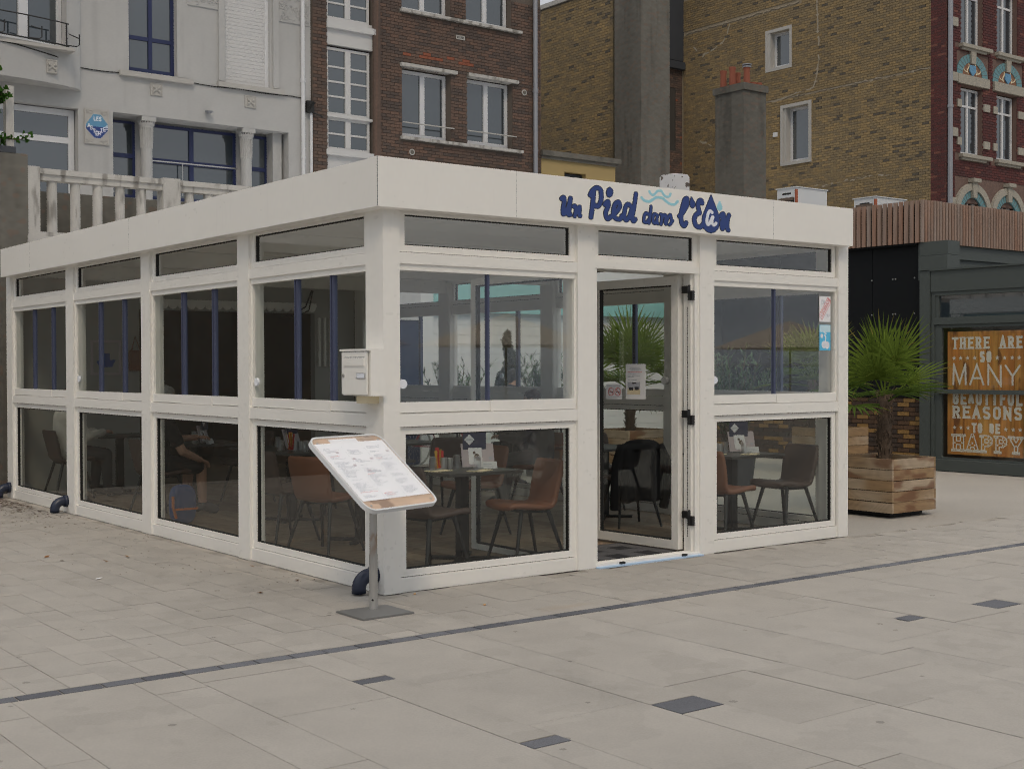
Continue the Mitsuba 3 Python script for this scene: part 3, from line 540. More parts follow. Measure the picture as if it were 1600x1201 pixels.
# bowed bay on the left with its balcony window
th = np.linspace(-PI / 2, PI / 2, 25); bow = [(1.6 + 2.75 * math.sin(t), .62 * math.cos(t)) for t in th]
pl = Polygon([(a, -.05) for a, _ in bow[:1]] + bow + [(bow[-1][0], -.05)])
def bowsolid(z0, z1, cut=None):
    g = pl if cut is None else pl.difference(cut); m = M()
    for p in getattr(g, 'geoms', [g]):
        e = trimesh.creation.extrude_polygon(p, z1 - z0, engine='earcut'); v = np.array(e.vertices); v = np.stack([v[:, 0], v[:, 1], v[:, 2] + z0], 1); v, f = fV.map(v, np.array(e.faces)); m.add(v, f[:, ::-1] if False else f)
    return m
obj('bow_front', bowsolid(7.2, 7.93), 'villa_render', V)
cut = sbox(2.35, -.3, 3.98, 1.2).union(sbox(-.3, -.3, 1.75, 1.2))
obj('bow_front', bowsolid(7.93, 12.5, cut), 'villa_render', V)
def bow_d(u): return .62 * math.sqrt(max(0, 1 - ((u - 1.6) / 2.75) ** 2))
sl = obj('sill', M().poly(Polygon([(a, z) for a, z in [(0, 0), (1, 0), (1, 1)]]).buffer(0).intersection(sbox(9, 9, 10, 10)), 1, fV) if False else bowsolid(7.86, 7.94).box(2.3, 4.05, .02, bow_d(3.2) + .1, 7.84, 7.9, .01, fr=fV), 'sill_stone', V)
fB = Fr(fV.pt(2.35, bow_d(2.35) - .2, 0), (.975, .222, 0), (.222, -.975, 0))
casement(V, fB, .0, 1.66, 7.95, 10.6, 0, 'white_pvc', 2, w=.1, mid=.2)
fB2 = Fr(fV.pt(0.0, .42, 0), (1, 0, 0), (0, -1, 0)); casement(V, fB2, -.3, 1.75, 7.95, 10.6, 0, 'white_pvc', 2, w=.1)
# wrought balcony rail
m = M(); us = np.linspace(2.3, 4.0, 7); up = [fV.pt(u, bow_d(u) + .06, 8.42) for u in us]; lo = [fV.pt(u, bow_d(u) + .06, 7.98) for u in us]
m.tube(up, .014, 6).tube(lo, .016, 6)
for u in (2.42, 3.15, 3.95):
    d = bow_d(u) + .06; m.tube([fV.pt(u, d, 7.96), fV.pt(u, d, 8.43)], .016, 6)
    m.tube([fV.pt(u, d, 7.99), fV.pt(u + .2, d + .02, 7.99), fV.pt(u + .25, d + .02, 8.03), fV.pt(u + .25, d + .02, 8.24)], .013, 6)
    m.tube([fV.pt(u + .05, d, 8.22), fV.pt(u + .3, bow_d(u + .3) + .06, 8.2)], .011, 6)
obj('balcony_rail', m, 'black_metal', V)
# upper navy window, roller shutter, ornaments
k = casement(V, fV, 5.37, 6.42, 7.8, 10.2, -.16, 'navy_frame', 2, rows=(8.5,), w=.07, bar=.08)
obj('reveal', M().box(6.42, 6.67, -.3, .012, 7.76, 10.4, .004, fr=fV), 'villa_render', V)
for a, b, z in ((5.15, 6.76, 7.69), (7.33, 8.93, 7.74)): obj('sill', M().box(a, b, -.1, .09, z - .06, z + .04, .012, fr=fV), 'sill_stone', V)
sh = obj('roller_shutter', M().box(7.5, 7.56, -.14, -.08, 7.78, 10.6, 0, fr=fV).box(8.52, 8.6, -.14, -.08, 7.78, 10.6, 0, fr=fV), 'white_pvc', V)
for z in np.arange(7.8, 10.5, .08): obj('slat', M().box(7.55, 8.53, -.14, -.095, z + .002, z + .078, .009, fr=fV), 'peeling_white', sh)
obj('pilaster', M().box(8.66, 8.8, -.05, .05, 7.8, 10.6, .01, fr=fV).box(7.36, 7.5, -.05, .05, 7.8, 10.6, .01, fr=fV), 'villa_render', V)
def relief(u0, u1, z0, z1, seed, n):
    r_ = np.random.default_rng(seed); m = M().box(u0, u1, -.02, .015, z0, z1, .006, fr=fV); ring(m, fV, u0 + .01, u1 - .01, z0 + .01, z1 - .01, .016, .0, .026, .003)
    for _ in range(n):
        u, z = r_.uniform(u0 + .06, u1 - .06), r_.uniform(z0 + .06, z1 - .06); a = r_.uniform(0, 6.28); t = np.linspace(0, 4.6, 9); q = .012 + .011 * t
        m.tube([fV.pt(u + q_ * math.cos(a + t_), .02, z + q_ * math.sin(a + t_)) for q_, t_ in zip(q, t)], .011, 5)
    return m
for a in ((6.64, 7.4, 9.32, 10.2, 1, 60), (8.77, 9.6, 9.31, 10.4, 2, 90)): obj('floral_relief', relief(*a), 'villa_render', V)
for a, b, z in ((3.53, 3.74, 7.38), (5.82, 6.09, 7.3), (7.98, 8.25, 7.3)):
    d0 = bow_d(a) if a < 4.3 else 0; fo = Fr(fV.pt(0, d0, 0), fV.u, fV.n); m = M().box(a, b, -.05, .02, z, z + .27, .006, fr=fo); ring(m, fo, a + .008, b - .008, z + .008, z + .262, .014, .01, .03, .003)
    c_ = (a + b) / 2
    for s_ in (-1, 1):
        for t_ in (-1, 1): m.tube([fo.pt(c_, .028, z + .13), fo.pt(c_ + s_ * .06, .036, z + .13 + t_ * .04), fo.pt(c_ + s_ * .08, .024, z + .13 + t_ * .09)], [.014, .024, .006], 6)
    obj('flower_tile', m, 'sill_stone', V)
# porch: columns, navy glazing
for u in (5.8, 8.09):
    m = M().cyl(fV.pt(u, -.16, 3.3), fV.pt(u, -.16, 6.66), .125, .118, 24); a = np.arange(18) * 2 * PI / 18
    for t in a: m.cyl(fV.pt(u + .118 * math.cos(t), -.16 + .118 * math.sin(t), 6.2), fV.pt(u + .13 * math.cos(t), -.16 + .13 * math.sin(t), 6.66), .012, n=6)
    m.cyl(fV.pt(u, -.16, 6.62), fV.pt(u, -.16, 6.72), .135, .16, 24).box(u - .155, u + .155, -.31, -.01, 6.76, 6.86, .01, fr=fV)
    for t in a: m.cyl(fV.pt(u + .14 * math.cos(t), -.16 + .14 * math.sin(t), 6.68), fV.pt(u + .165 * math.cos(t), -.16 + .165 * math.sin(t), 6.78), .022, .012, n=6)
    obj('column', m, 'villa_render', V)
casement(V, fV, 5.03, 5.68, 5.2, 6.8, -.5, 'navy_frame', 1, rows=(6.07,), w=.05, bar=.09); casement(V, fV, 5.9, 8.0, 5.2, 6.8, -.5, 'navy_frame', 2, rows=(6.03,), w=.06, bar=.1); casement(V, fV, 8.2, 8.78, 5.2, 6.8, -.5, 'navy_frame', 1, rows=(6.05,), w=.06, bar=.09)
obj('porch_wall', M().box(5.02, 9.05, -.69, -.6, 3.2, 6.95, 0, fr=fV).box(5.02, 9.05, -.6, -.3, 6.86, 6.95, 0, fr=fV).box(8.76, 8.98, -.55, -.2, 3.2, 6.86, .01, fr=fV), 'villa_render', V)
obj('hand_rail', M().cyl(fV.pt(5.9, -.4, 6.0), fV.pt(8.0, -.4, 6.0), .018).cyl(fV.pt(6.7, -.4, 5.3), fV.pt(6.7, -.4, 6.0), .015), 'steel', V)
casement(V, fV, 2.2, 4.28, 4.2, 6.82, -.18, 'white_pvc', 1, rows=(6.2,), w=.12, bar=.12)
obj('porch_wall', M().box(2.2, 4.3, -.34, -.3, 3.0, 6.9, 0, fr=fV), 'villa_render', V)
obj('wall_lamp', M().lathe([(0, 0), (.05, .0), (.09, .045), (.0, .055)], fV.pt(7.09, .11, 7.05), 16).box(7.05, 7.13, 0, .1, 7.08, 7.1, 0, fr=fV), 'zinc_pipe', V)
obj('cable', M().tube([fV.pt(2.2, bow_d(2.2) + .02, 7.86), fV.pt(2.9, bow_d(2.9) + .02, 7.83), fV.pt(3.7, bow_d(3.7) + .02, 7.74), fV.pt(4.36, .02, 7.67)] + [fV.pt(u, .02, 7.67 + .012 * math.sin(u * 5)) for u in np.arange(4.6, 9.6, .3)], .011, 5), 'black_rubber', V)
obj('downpipe', M().tube([fV.pt(9.385, .07, z) for z in (11, 9, 7.9, 7.85, 5)], .045, 12).cyl(fV.pt(9.385, .07, 8.02), fV.pt(9.385, .07, 8.1), .06).cyl(fV.pt(9.385, .07, 6.3), fV.pt(9.385, .07, 6.36), .055), 'white_pvc', V)
obj('downpipe', M().tube([fV.pt(9.6, .05, z) for z in (7.42, 6.2, 5)], .035, 10), 'white_pvc', V)
m = M().box(9.47, 9.64, .02, .12, 7.35, 7.62, .03, fr=fV)
for i in range(8): t = rng.uniform(0, 6.28, 4); m.tube([fV.pt(9.55 + .1 * math.cos(q) + .04 * i / 8, .13 + .02 * math.sin(q), 7.48 + .12 * math.sin(q * 1.3)) for q in t], .008, 5)
m.tube([fV.pt(9.62, .1, 7.36), fV.pt(9.78, .16, 7.3), fV.pt(9.84, .14, 7.27)], .016, 6); obj('cable_box', m, 'black_rubber', V)
obj('ground_floor_room', M().box(.5, 5.25, -5.2, -5.1, 0, 3.04, 0, fr=Fr((0, 9.0, 0), (1, 0, 0), (0, -1, 0))).box(.5, .6, -5.1, .02, 0, 3.04, 0, fr=Fr((0, 9.0, 0), (1, 0, 0), (0, -1, 0))).box(5.15, 5.25, -5.1, .02, 0, 3.04, 0, fr=Fr((0, 9.0, 0), (1, 0, 0), (0, -1, 0))).box(.6, 5.15, -5.1, .02, .0, .012, 0, fr=Fr((0, 9.0, 0), (1, 0, 0), (0, -1, 0))).box(.6, 5.15, -5.1, .02, 2.95, 3.04, 0, fr=Fr((0, 9.0, 0), (1, 0, 0), (0, -1, 0))), 'room_brown', V)
# name plaque
PQ = thing('name_plaque', 'ceramic plaque with a blue lozenge lettered LES ASTÉRIES on the white villa wall', 'plaque')
obj('tile', ring(M().box(4.42, 4.93, 0, .03, 6.15, 6.87, .006, fr=fV), fV, 4.43, 4.92, 6.16, 6.86, .02, .028, .036, .003), 'sill_stone', PQ)
loz = Polygon([(4.44, 6.53), (4.6, 6.76), (4.75, 6.76), (4.92, 6.55), (4.92, 6.47), (4.75, 6.28), (4.62, 6.28), (4.44, 6.46)])
obj('pale_sky', M().poly(loz.intersection(sbox(4, 6.51, 5, 7)), .004, fV, .03), 'shield_blue', PQ); obj('dark_sea', M().poly(loz.intersection(sbox(4, 6, 5, 6.51)), .004, fV, .03), 'sign_blue', PQ); obj('rim', M().poly(loz.buffer(.018).difference(loz), .006, fV, .03), 'villa_render', PQ)
m = M().add(*lettering(fV, 'LES', 4.6, 6.63, .085, .034, True, .16))
for i, (ch, u, z) in enumerate(zip('ASTÉRIES', np.linspace(4.47, 4.85, 8), (6.48, 6.44, 6.38, 6.33, 6.34, 6.4, 6.43, 6.47))): m.add(*lettering(fV, ch, u, z, .08, .034, True))
obj('lettering', m, 'paper_white', PQ)
m = M()
for u, z in ((4.52, 6.8), (4.83, 6.8), (4.52, 6.22), (4.83, 6.21)):
    for i in range(5): t = np.linspace(0, 4, 7); a = i * 1.3; m.tube([fV.pt(u + (.02 + .012 * q) * math.cos(a + q) + .02 * (i - 2), .032, z + (.01 + .008 * q) * math.sin(a + q)) for q in t], .009, 5)
obj('floral_relief', m, 'sill_stone', PQ)
# --- terrace with balusters
TR = thing('terrace_balustrade', 'weathered white balustrade of round balusters above the pavilion roof at the villa terrace', 'balustrade')
fT = Fr((0, 9.4, 0), (1, 0, 0), (0, -1, 0))
obj('terrace_slab', M().box(.44, 5.2, -9.1, .08, 3.05, 3.3, .01, fr=fT), 'weathered_white', TR)
obj('retaining_wall', M().box(.44, 5.2, -.35, 0, 0, 3.05, 0, fr=fT).box(-22, -.55, -.3, 0, 0, 3.3, 0, fr=fT) if False else M().box(-22, -.55, -.3, 0, 0, 3.4, .02, fr=fT), 'grey_cement', TR)
obj('plinth', M().box(.6, 5.2, -.2, .02, 3.3, 3.36, .01, fr=fT), 'weathered_white', TR)
obj('pier', M().box(.45, .61, -.2, .03, 3.0, 4.2, .012, fr=fT), 'weathered_white', TR); obj('pier', M().box(2.28, 2.53, -.2, .03, 3.3, 4.2, .012, fr=fT), 'weathered_white', TR); obj('pier', M().box(4.3, 4.55, -.2, .03, 3.3, 4.2, .012, fr=fT), 'weathered_white', TR)
for a, b in ((.61, 2.28), (2.53, 4.3)): obj('hand_rail', M().box(a, b, -.18, .04, 4.11, 4.18, .012, fr=fT).box(a, b, -.15, .01, 4.03, 4.11, .006, fr=fT), 'weathered_white', TR)
for u in (.795, 1.1, 1.4, 1.705, 2.005, 2.7, 2.98, 3.28, 3.58, 3.88, 4.16): obj('baluster', M().cyl(fT.pt(u, -.075, 3.36), fT.pt(u, -.075, 4.03), .066, .064, 24), 'weathered_white', TR, smooth=40)
obj('backing_wall', M().box(.6, 5.2, -.9, -.86, 3.3, 4.0, 0, fr=fT), 'grey_cement', TR)
CP = thing('cement_pillar', 'cracked grey cement pillar at the left end of the white balustrade', 'pillar')
obj('shaft', M().box(.1, .45, -.35, .05, 0, 4.34, .02, fr=fT).box(-.55, .1, -.35, .03, 0, 4.42, .03, fr=fT), 'grey_cement', CP); obj('cap', M().box(.1, .3, -.3, .06, 4.34, 4.42, .01, fr=fT), 'dark_slate', CP)
obj('white_post', M().box(.22, .32, -.2, -.08, 4.4, 5.22, .01, fr=fT), 'weathered_white', CP)
# --- brown brick block
fK = Fr((0, 18.55, 0), (1, 0, 0), (0, -1, 0))
K = thing('brown_brick_block', 'brown brick apartment block with white double windows and a tall white staircase window', 'apartment building')
kh = [(10.02, 11.26, 4, 12), (12.04, 13.46, 7.09, 8.75), (13.95, 15.37, 7.09, 8.78), (12.04, 13.46, 10.11, 11.9), (13.92, 15.34, 10.11, 11.9)]
kh2 = kh + [(11.98, 13.63, 8.75, 8.84), (13.95, 15.53, 8.76, 8.85), (11.98, 15.66, 7.0, 7.09), (11.98, 15.63, 10.03, 10.12), (13.6, 13.9, 9.62, 9.74)]
obj('wall', wall(fK, 9.64, 16.28, 3, 13, kh, .35, -.012).box(9.64, 16.28, -4, -.5, 0, 13, 0, fr=fK), 'mortar_brown', K)
bricks(K, fK, 9.65, 16.28, 5.9, 10.9, kh2, 'brown_brick', None, 300, tones=lambda u, z: (.97 if (9.0 < z < 9.16 and 12 < u < 14.1 and rng.random() < .45) else rng.random() * .95))
def stair(z0, z1, rows): return casement(K, fK, 10.04, 11.2, z0, z1, -.1, 'peeling_white', 2, rows=rows, w=.06, bar=.04, mid=.14)
stair(7.4, 8.95, (7.83, 8.17, 8.51)); stair(6.6, 7.34, (6.97,)); stair(9.6, 11.2, (9.98, 10.33, 10.68))
for q in ((10.02, 11.26, -.2, -.03, 9.0, 9.36), (10.0, 11.3, -.1, .05, 9.36, 9.5), (10.02, 11.26, -.14, -.05, 9.5, 9.6), (10.02, 11.26, -.2, -.06, 4, 6.46), (9.98, 11.3, -.1, .04, 6.46, 6.58), (10.02, 11.26, -.15, -.03, 7.34, 7.4)): obj('spandrel', M().box(*q, .01, fr=fK), 'peeling_white', K)
for a, b, c, d in ((12.06, 13.44, 7.12, 8.72), (13.97, 15.35, 7.14, 8.74), (12.06, 13.44, 10.14, 11.8), (13.94, 15.32, 10.14, 11.8)):
    casement(K, fK, a, b, c, d, -.2, 'white_pvc', 2, w=.085, mid=.13, bar=.05)
for a, b, z0, z1 in ((11.99, 13.62, 8.75, 8.83), (13.96, 15.52, 8.765, 8.845)): obj('lintel', M().box(a, b, -.2, .08, z0, z1, .015, fr=fK), 'weathered_white', K)
for z0, b in ((7.02, 15.65), (10.045, 15.62)): obj('sill', M().box(11.99, b, -.25, .1, z0, z0 + .065, .012, fr=fK), 'weathered_white', K)
for a, b in ((12.05, 13.54), (13.96, 15.47)): obj('guard_bar', M().cyl(fK.pt(a, .03, 7.42), fK.pt(b, .03, 7.42), .016), 'sill_stone', K)
m = M().box(13.62, 13.88, 0, .02, 9.63, 9.73, .004, fr=fK); obj('air_grille', m, 'sill_stone', K)
for i in range(6): obj('grille_slot', M().box(13.645 + .037 * i, 13.665 + .037 * i, .0195, .022, 9.65, 9.71, 0, fr=fK), 'black_rubber', K)
for u, z in ((12.31, 6.73), (15.73, 8.58)):
    o = obj('round_vent', M().cyl(fK.pt(u, 0, z), fK.pt(u, .03, z), .075, n=24), 'sill_stone', K); obj('vent_hole', M().cyl(fK.pt(u, .029, z), fK.pt(u, .033, z), .052, n=20), 'grey_cement', o)
obj('downpipe', M().tube([fK.pt(16.04, .09, z) for z in (12, 9, 6, 3)], .06, 14).cyl(fK.pt(16.04, .09, 8.6), fK.pt(16.04, .09, 8.7), .072).cyl(fK.pt(16.04, .09, 7.1), fK.pt(16.04, .09, 7.14), .07).cyl(fK.pt(16.04, .09, 9.6), fK.pt(16.04, .09, 9.64), .07), 'zinc_pipe', K)
obj('brick_pier', M().box(11.24, 11.42, -.02, .05, 3, 13, .0, fr=fK), 'brown_brick', K, uv=None)
obj('side_return', M().box(16.28, 16.5, -5, -1.6, 3, 13, 0, fr=fK), 'dark_slate', K)
# --- cream annex and pale yellow gable behind it
A = thing('cream_annex', 'low cream rendered annex with a dark stone coping and one small window', 'annex')
obj('wall', wall(fK, 16.3, 18.86, 2, 7.02, [(17.07, 17.82, 6.1, 6.69)], .3).box(16.3, 18.86, -1.4, -.4, 2, 6.9, 0, fr=fK), 'cream_render', A); casement(A, fK, 17.09, 17.8, 6.1, 6.66, -.15, 'dark_slate', 2, w=.05)
obj('coping', M().box(16.26, 18.98, -1.5, .12, 7.04, 7.17, .02, fr=fK).box(16.28, 18.9, -.2, .06, 6.96, 7.04, .01, fr=fK), 'grey_cement', A)
fY = Fr((20.1, 0, 0), (0, -1, 0), (-1, 0, 0))     # side wall seen obliquely; u runs towards the sea
Y = thing('narrow_yellow_gable', 'narrow yellow brick gable between the brown block and the grey cement shaft', 'building')
obj('wall', M().box(-23.4, -20, -.3, -.012, 3, 12.4, 0, fr=fY), 'mortar_yellow', Y); bricks(Y, fY, -23.35, -20.0, 6.9, 12.4, [], 'yellow_brick', None, 300, tones=lambda u, z: rng.random() * .95 if rng.random() > .04 else .99)
obj('coping', M().box(-23.5, -19.9, -.35, .06, 12.42, 12.55, .02, fr=fY), 'sill_stone', Y)
obj('edge_strip', M().box(-20.0, -19.62, -.3, -.05, 3, 12.4, 0, fr=fY), 'dark_slate', Y)
S_ = thing('cement_shaft', 'tall plain shaft faced in streaked grey cement between the two yellow brick walls', 'shaft')
obj('shaft', M().box(19.86, 20.96, 18.6, 19.68, 2, 14.5, .015), 'grey_cement', S_)
# --- recess behind
R_ = thing('dark_brick_recess', 'dark brown brick house set back in the gap, with arched windows and a drainpipe', 'house')
fQ = Fr((0, 25.2, 0), (1, 0, 0), (0, -1, 0))
obj('wall', wall(fQ, 25.6, 29.5, 0, 16, [], .4, -.012), 'mortar_dark', R_); bricks(R_, fQ, 25.6, 28.0, 5.5, 15, [(26.95, 27.7, 9.2, 11.3), (26.95, 27.8, 5.5, 7.2)], 'brown_brick', None, 60)
for z in (9.25, 5.2): casement(R_, fQ, 27.0, 27.95, z, z + 2.0, -.1, 'white_pvc', 2, rows=(z + 1.4,), w=.06)
obj('cornice', M().box(26.6, 28, -.1, .2, 12.0, 12.25, .03, fr=fQ), 'dark_slate', R_); obj('downpipe', M().cyl(fQ.pt(26.5, .1, 2), fQ.pt(26.5, .1, 15), .06), 'dark_slate', R_); obj('slate_roof', M().box(26.9, 28.2, -.05, .1, 12.3, 16, 0, fr=fQ), 'dark_slate', R_)
# --- red house with the big yellow side wall
H = thing('red_brick_townhouse', 'red brick townhouse with turquoise tiled arches and a wide yellow brick side wall', 'house')
fG = Fr((28, 0, 0), (0, -1, 0), (-1, 0, 0))
gh = [(-21.23, -20.29, 11.3, 12.48), (-20.56, -19.48, 8.15, 9.93)]
obj('side_wall', wall(fG, -25.2, -14.52, 0, 16, gh, .4, -.012), 'mortar_yellow', H)
patch = lambda u, z: rng.random() * .95 if rng.random() > .022 + .06 * (meshkit.noise(np.array([[u * 1.3, z * 3.5, 3.0]]))[0] > .72) else .99
bricks(H, fG, -25.1, -15.0, 5.2, 14.4, gh + [(-14.94 - 6.4, -14.9, 10.22, 10.28), (-25.1, -19.8, 13.21, 13.27)], 'yellow_brick', None, 300, tones=patch)
obj('quoin_wall', M().box(-15.0, -14.5, -.3, .0, 0, 16, 0, fr=fG), 'mortar_red', H)
bricks(H, fG, -15.0, -14.5, 5.2, 14.4, [], 'red_brick', None, 150)
def crack(pts, w):
    p = np.array(pts, float); out = []
    for (x0, z0), (x1, z1) in zip(p[:-1], p[1:]):
        n = max(2, int(math.hypot(x1 - x0, z1 - z0) / .12)); t = np.linspace(0, 1, n)
        out += [(x0 + (x1 - x0) * q + rng.uniform(-.03, .03), z0 + (z1 - z0) * q + rng.uniform(-.025, .025)) for q in t[:-1]]
    g = [LineString([out[i], out[i + 1]]).buffer(w * rng.uniform(.4, 1.3), 2) for i in range(len(out) - 1) if rng.random() < .8]
    g += [Polygon([(x + rng.uniform(.03, .11) * math.cos(q), z + rng.uniform(.02, .06) * math.sin(q)) for q in np.sort(rng.uniform(0, 6.28, 6))]).buffer(0) for x, z in out if rng.random() < .22]
    return M().poly(unary_union(g).simplify(.006), .02, fG, -.006)
for pts, w in (([(-21.3, 10.25), (-14.95, 10.25)], .016), ([(-25.1, 13.24), (-19.8, 13.24)], .016), ([(-19.2, 14.0), (-19.15, 12.4), (-19.1, 11.4), (-19.15, 10.8), (-19.3, 10.4), (-20.3, 10.3), (-21.2, 10.2)], .022), ([(-24.6, 12.7), (-24.2, 12.3), (-23.2, 12.6), (-22.8, 13.3)], .03), ([(-24.3, 9.4), (-23.6, 9.1), (-23.4, 9.0)], .03), ([(-20.4, 7.2), (-17, 7.35), (-16.2, 7.3)], .012)):
    obj('cement_repair', crack(pts, w), 'cement_patch', H)
for a, b, c, d, pr in ((-21.23, -20.29, 11.3, 12.48, 0), (-20.56, -19.48, 8.15, 9.93, 1)):
    s_ = obj('window_surround', ring(M(), fG, a - .09, b + .09, c - .08, d + .1, .1, -.4, .05 if pr else .015, .006).box(a, a + .12, -.35, -.0, c, d, .004, fr=fG), 'sill_stone', H)
    casement(H, fG, a + .1, b, c + .03, d, -.22, 'white_pvc', 1, w=.09)
obj('vent_box', M().box(-20.95, -20.79, 0, .06, 9.06, 9.2, .01, fr=fG), 'ac_white', H)
fH = Fr((28, 14.5, 0), (1, 0, 0), (0, -1, 0))
WX = [(.74, 1.84), (2.58, 3.67), (4.42, 5.5)]
hh = [(a, b, z, z + h) for a, b in WX for z, h in ((7.75, 2.0), (10.95, 1.95))] + [(a + .0, b - .0, 4.5, 6.35) for a, b in WX]
obj('front_wall', wall(fH, 0, 7.5, 0, 16, hh, .4, -.012).box(.55, 7.5, -10.5, -.8, 0, 15.9, 0, fr=fH), 'mortar_red', H)
ah = []
for a, b in WX:
    ah += [(a - .3, b + .35, 7.62, 7.76), (a - .22, b + .3, 9.78, 10.72), (a - .3, b + .35, 10.83, 10.96), (a - .3, b + .55, 4.5, 7.05)]
bricks(H, fH, .02, 6.4, 5.2, 14, hh + ah, 'red_brick', None, 200)
for a, b in WX:
    c_ = (a + b) / 2
    for z in (7.78, 10.98):
        casement(H, fH, a + .02, b - .02, z, z + 1.94, -.16, 'white_pvc', 2, rows=(z + 1.42,), w=.07, bar=.06, mid=.08)
        obj('sill', M().box(a - .1, b + .33, -.2, .14, z - .13, z - .03, .02, fr=fH).box(a - .05, b + .1, -.2, .08, z - .2, z - .13, .01, fr=fH), 'light_stone', H)
    obj('lintel', M().box(a - .21, b + .28, -.2, .07, 9.79, 10.06, .02, fr=fH), 'light_stone', H)
    R1, R0 = .78, .5; cz = 10.06
    half = Point(c_, cz).buffer(R1, 24).intersection(sbox(c_ - 2, cz, c_ + 2, cz + 2)); half = affinity.scale(half, 1, .82, origin=(c_, cz)); inner = affinity.scale(half, R0 / R1, R0 / R1, origin=(c_, cz))
    ar = obj('tile_arch', M().poly(half.difference(inner), .05, fH, -.03), 'turquoise_tile', H)
    for i in range(1, 14):
        t = PI * i / 14; obj('joint', M().tube([fH.pt(c_ + R0 * math.cos(t), .021, cz + .82 * R0 * math.sin(t)), fH.pt(c_ + R1 * math.cos(t), .021, cz + .82 * R1 * math.sin(t))], .006, 4), 'mortar_red', ar)
    ty = obj('tympanum', M().poly(inner, .03, fH, -.03), 'ochre_tile', H)
    obj('shield', M().poly(Polygon([(c_ - .13, cz + .3), (c_ + .13, cz + .3), (c_ + .13, cz + .14), (c_, cz + .03), (c_ - .13, cz + .14)]).buffer(.02), .05, fH, -.01), 'shield_blue', ty)
    m = M()
    for s_ in (-1, 1): m.tube([fH.pt(c_ + s_ * (.2 + .05 * math.sin(q * 2)), .0, cz + .06 + .1 * q) for q in np.linspace(0, 3, 8)], .02, 5).tube([fH.pt(c_ + s_ * (.25 + .18 * math.sin(q)), .0, cz + .1 + .14 * (1 - math.cos(q)) * .8) for q in np.linspace(0, 2.4, 8)], .018, 5)
    obj('scroll', m, 'napkin_cream', ty)
    obj('keystone', M().poly(Polygon([(c_ - .14, 10.84), (c_ + .14, 10.84), (c_ + .1, 10.42), (c_ - .1, 10.42)]), .1, fH, -.03), 'light_stone', H)
    # ground floor arch
    R1 = .92; cz = 6.0; o = Point(c_, cz).buffer(R1, 24).intersection(sbox(c_ - 2, cz, c_ + 2, cz + 2)).union(sbox(c_ - R1, 4.5, c_ + R1, cz)); i1 = Point(c_, cz).buffer(.72, 24).intersection(sbox(c_ - 2, cz, c_ + 2, cz + 2)).union(sbox(c_ - .72, 4.5, c_ + .72, cz)); i2 = Point(c_, cz).buffer(.5, 24).intersection(sbox(c_ - 2, cz, c_ + 2, cz + 2)).union(sbox(c_ - .5, 4.5, c_ + .5, cz))
    obj('stone_arch', M().poly(o.difference(i1), .12, fH, -.03).box(c_ - .17, c_ + .2, -.03, .2, 6.95, 7.06, .02, fr=fH).poly(Polygon([(c_ - .12, 6.96), (c_ + .12, 6.96), (c_ + .09, 6.5), (c_ - .09, 6.5)]), .16, fH, -.03), 'light_stone', H)
    ar = obj('tile_arch', M().poly(i1.difference(i2), .07, fH, -.03), 'turquoise_tile', H)
    for i in range(1, 16):
        t = PI * i / 16; obj('joint', M().tube([fH.pt(c_ + .5 * math.cos(t), .042, cz + .5 * math.sin(t)), fH.pt(c_ + .72 * math.cos(t), .042, cz + .72 * math.sin(t))], .006, 4), 'mortar_red', ar)
    w_ = obj('arched_window', M().poly(i2.difference(i2.buffer(-.07)), .06, fH, -.2).box(c_ - .03, c_ + .03, -.2, -.14, 4.5, 6.45, 0, fr=fH), 'white_pvc', H); obj('pane', M().poly(i2.buffer(-.06), .01, fH, -.19), 'window_glass', w_)
    for z in (8.9, 8.2):
        for u in (a - .22, b + .02): obj('quoin_stone', M().box(u, u + (.2 if u < a else .3), -.05, .05, z + .4 * (z > 8.5) - .2, z + .02 + .4 * (z > 8.5), .015, fr=fH), 'light_stone', H)
for z in (11.4, 9.82, 8.22, 6.2): obj('quoin_stone', M().box(.16, .52, -.05, .06, z, z + .25, .02, fr=fH), 'light_stone', H)
obj('downpipe', M().tube([fH.pt(.07, .1, z) for z in (14.5, 11.6, 8, 5, 3)], .07, 12).cyl(fH.pt(.07, .1, 9), fH.pt(.07, .1, 9.08), .085), 'zinc_pipe', H)
# --- chimney and stump on the low roofs
C_ = thing('cement_chimney', 'square grey cement chimney with red clay pots in front of the yellow brick wall', 'chimney')
obj('stack', M().box(18.96, 19.76, 14.0, 14.95, 3.9, 8.3, .01), 'grey_cement', C_); obj('cap', M().box(18.92, 19.8, 13.95, 15.0, 8.3, 8.47, .03), 'grey_cement', C_)
for x, y, r, h in ((19.15, 14.85, .085, .46), (19.15, 14.55, .085, .5), (19.4, 14.6, .075, .4), (19.2, 14.12, .085, .42)):
    obj('chimney_pot', M().lathe([(r * .8, 0), (r, 0), (r * .86, h * .8), (r * 1.02, h * .9), (r * 1.02, h), (r * .7, h), (r * .7, h * .3)], (x, y, 8.46), 20), 'clay_pot', C_, smooth=40)
obj('pot_hood', M().cyl((19.2, 14.12, 8.88), (19.2, 14.12, 8.91), .11).cyl((19.2, 14.12, 8.94), (19.2, 14.12, 8.96), .12), 'zinc_pipe', C_)
for x, y in ((19.45, 14.15), (19.6, 14.1)): obj('pot_stub', M().cyl((x, y, 8.45), (x, y, 8.55), .09), 'clay_pot', C_)
X = thing('white_stump', 'short white painted chimney stump with flaking dark patches above the sign', 'chimney'); obj('stack', M().box(16.62, 17.1, 14.0, 14.5, 3.9, 6.07, .06), 'flaking_white', X)
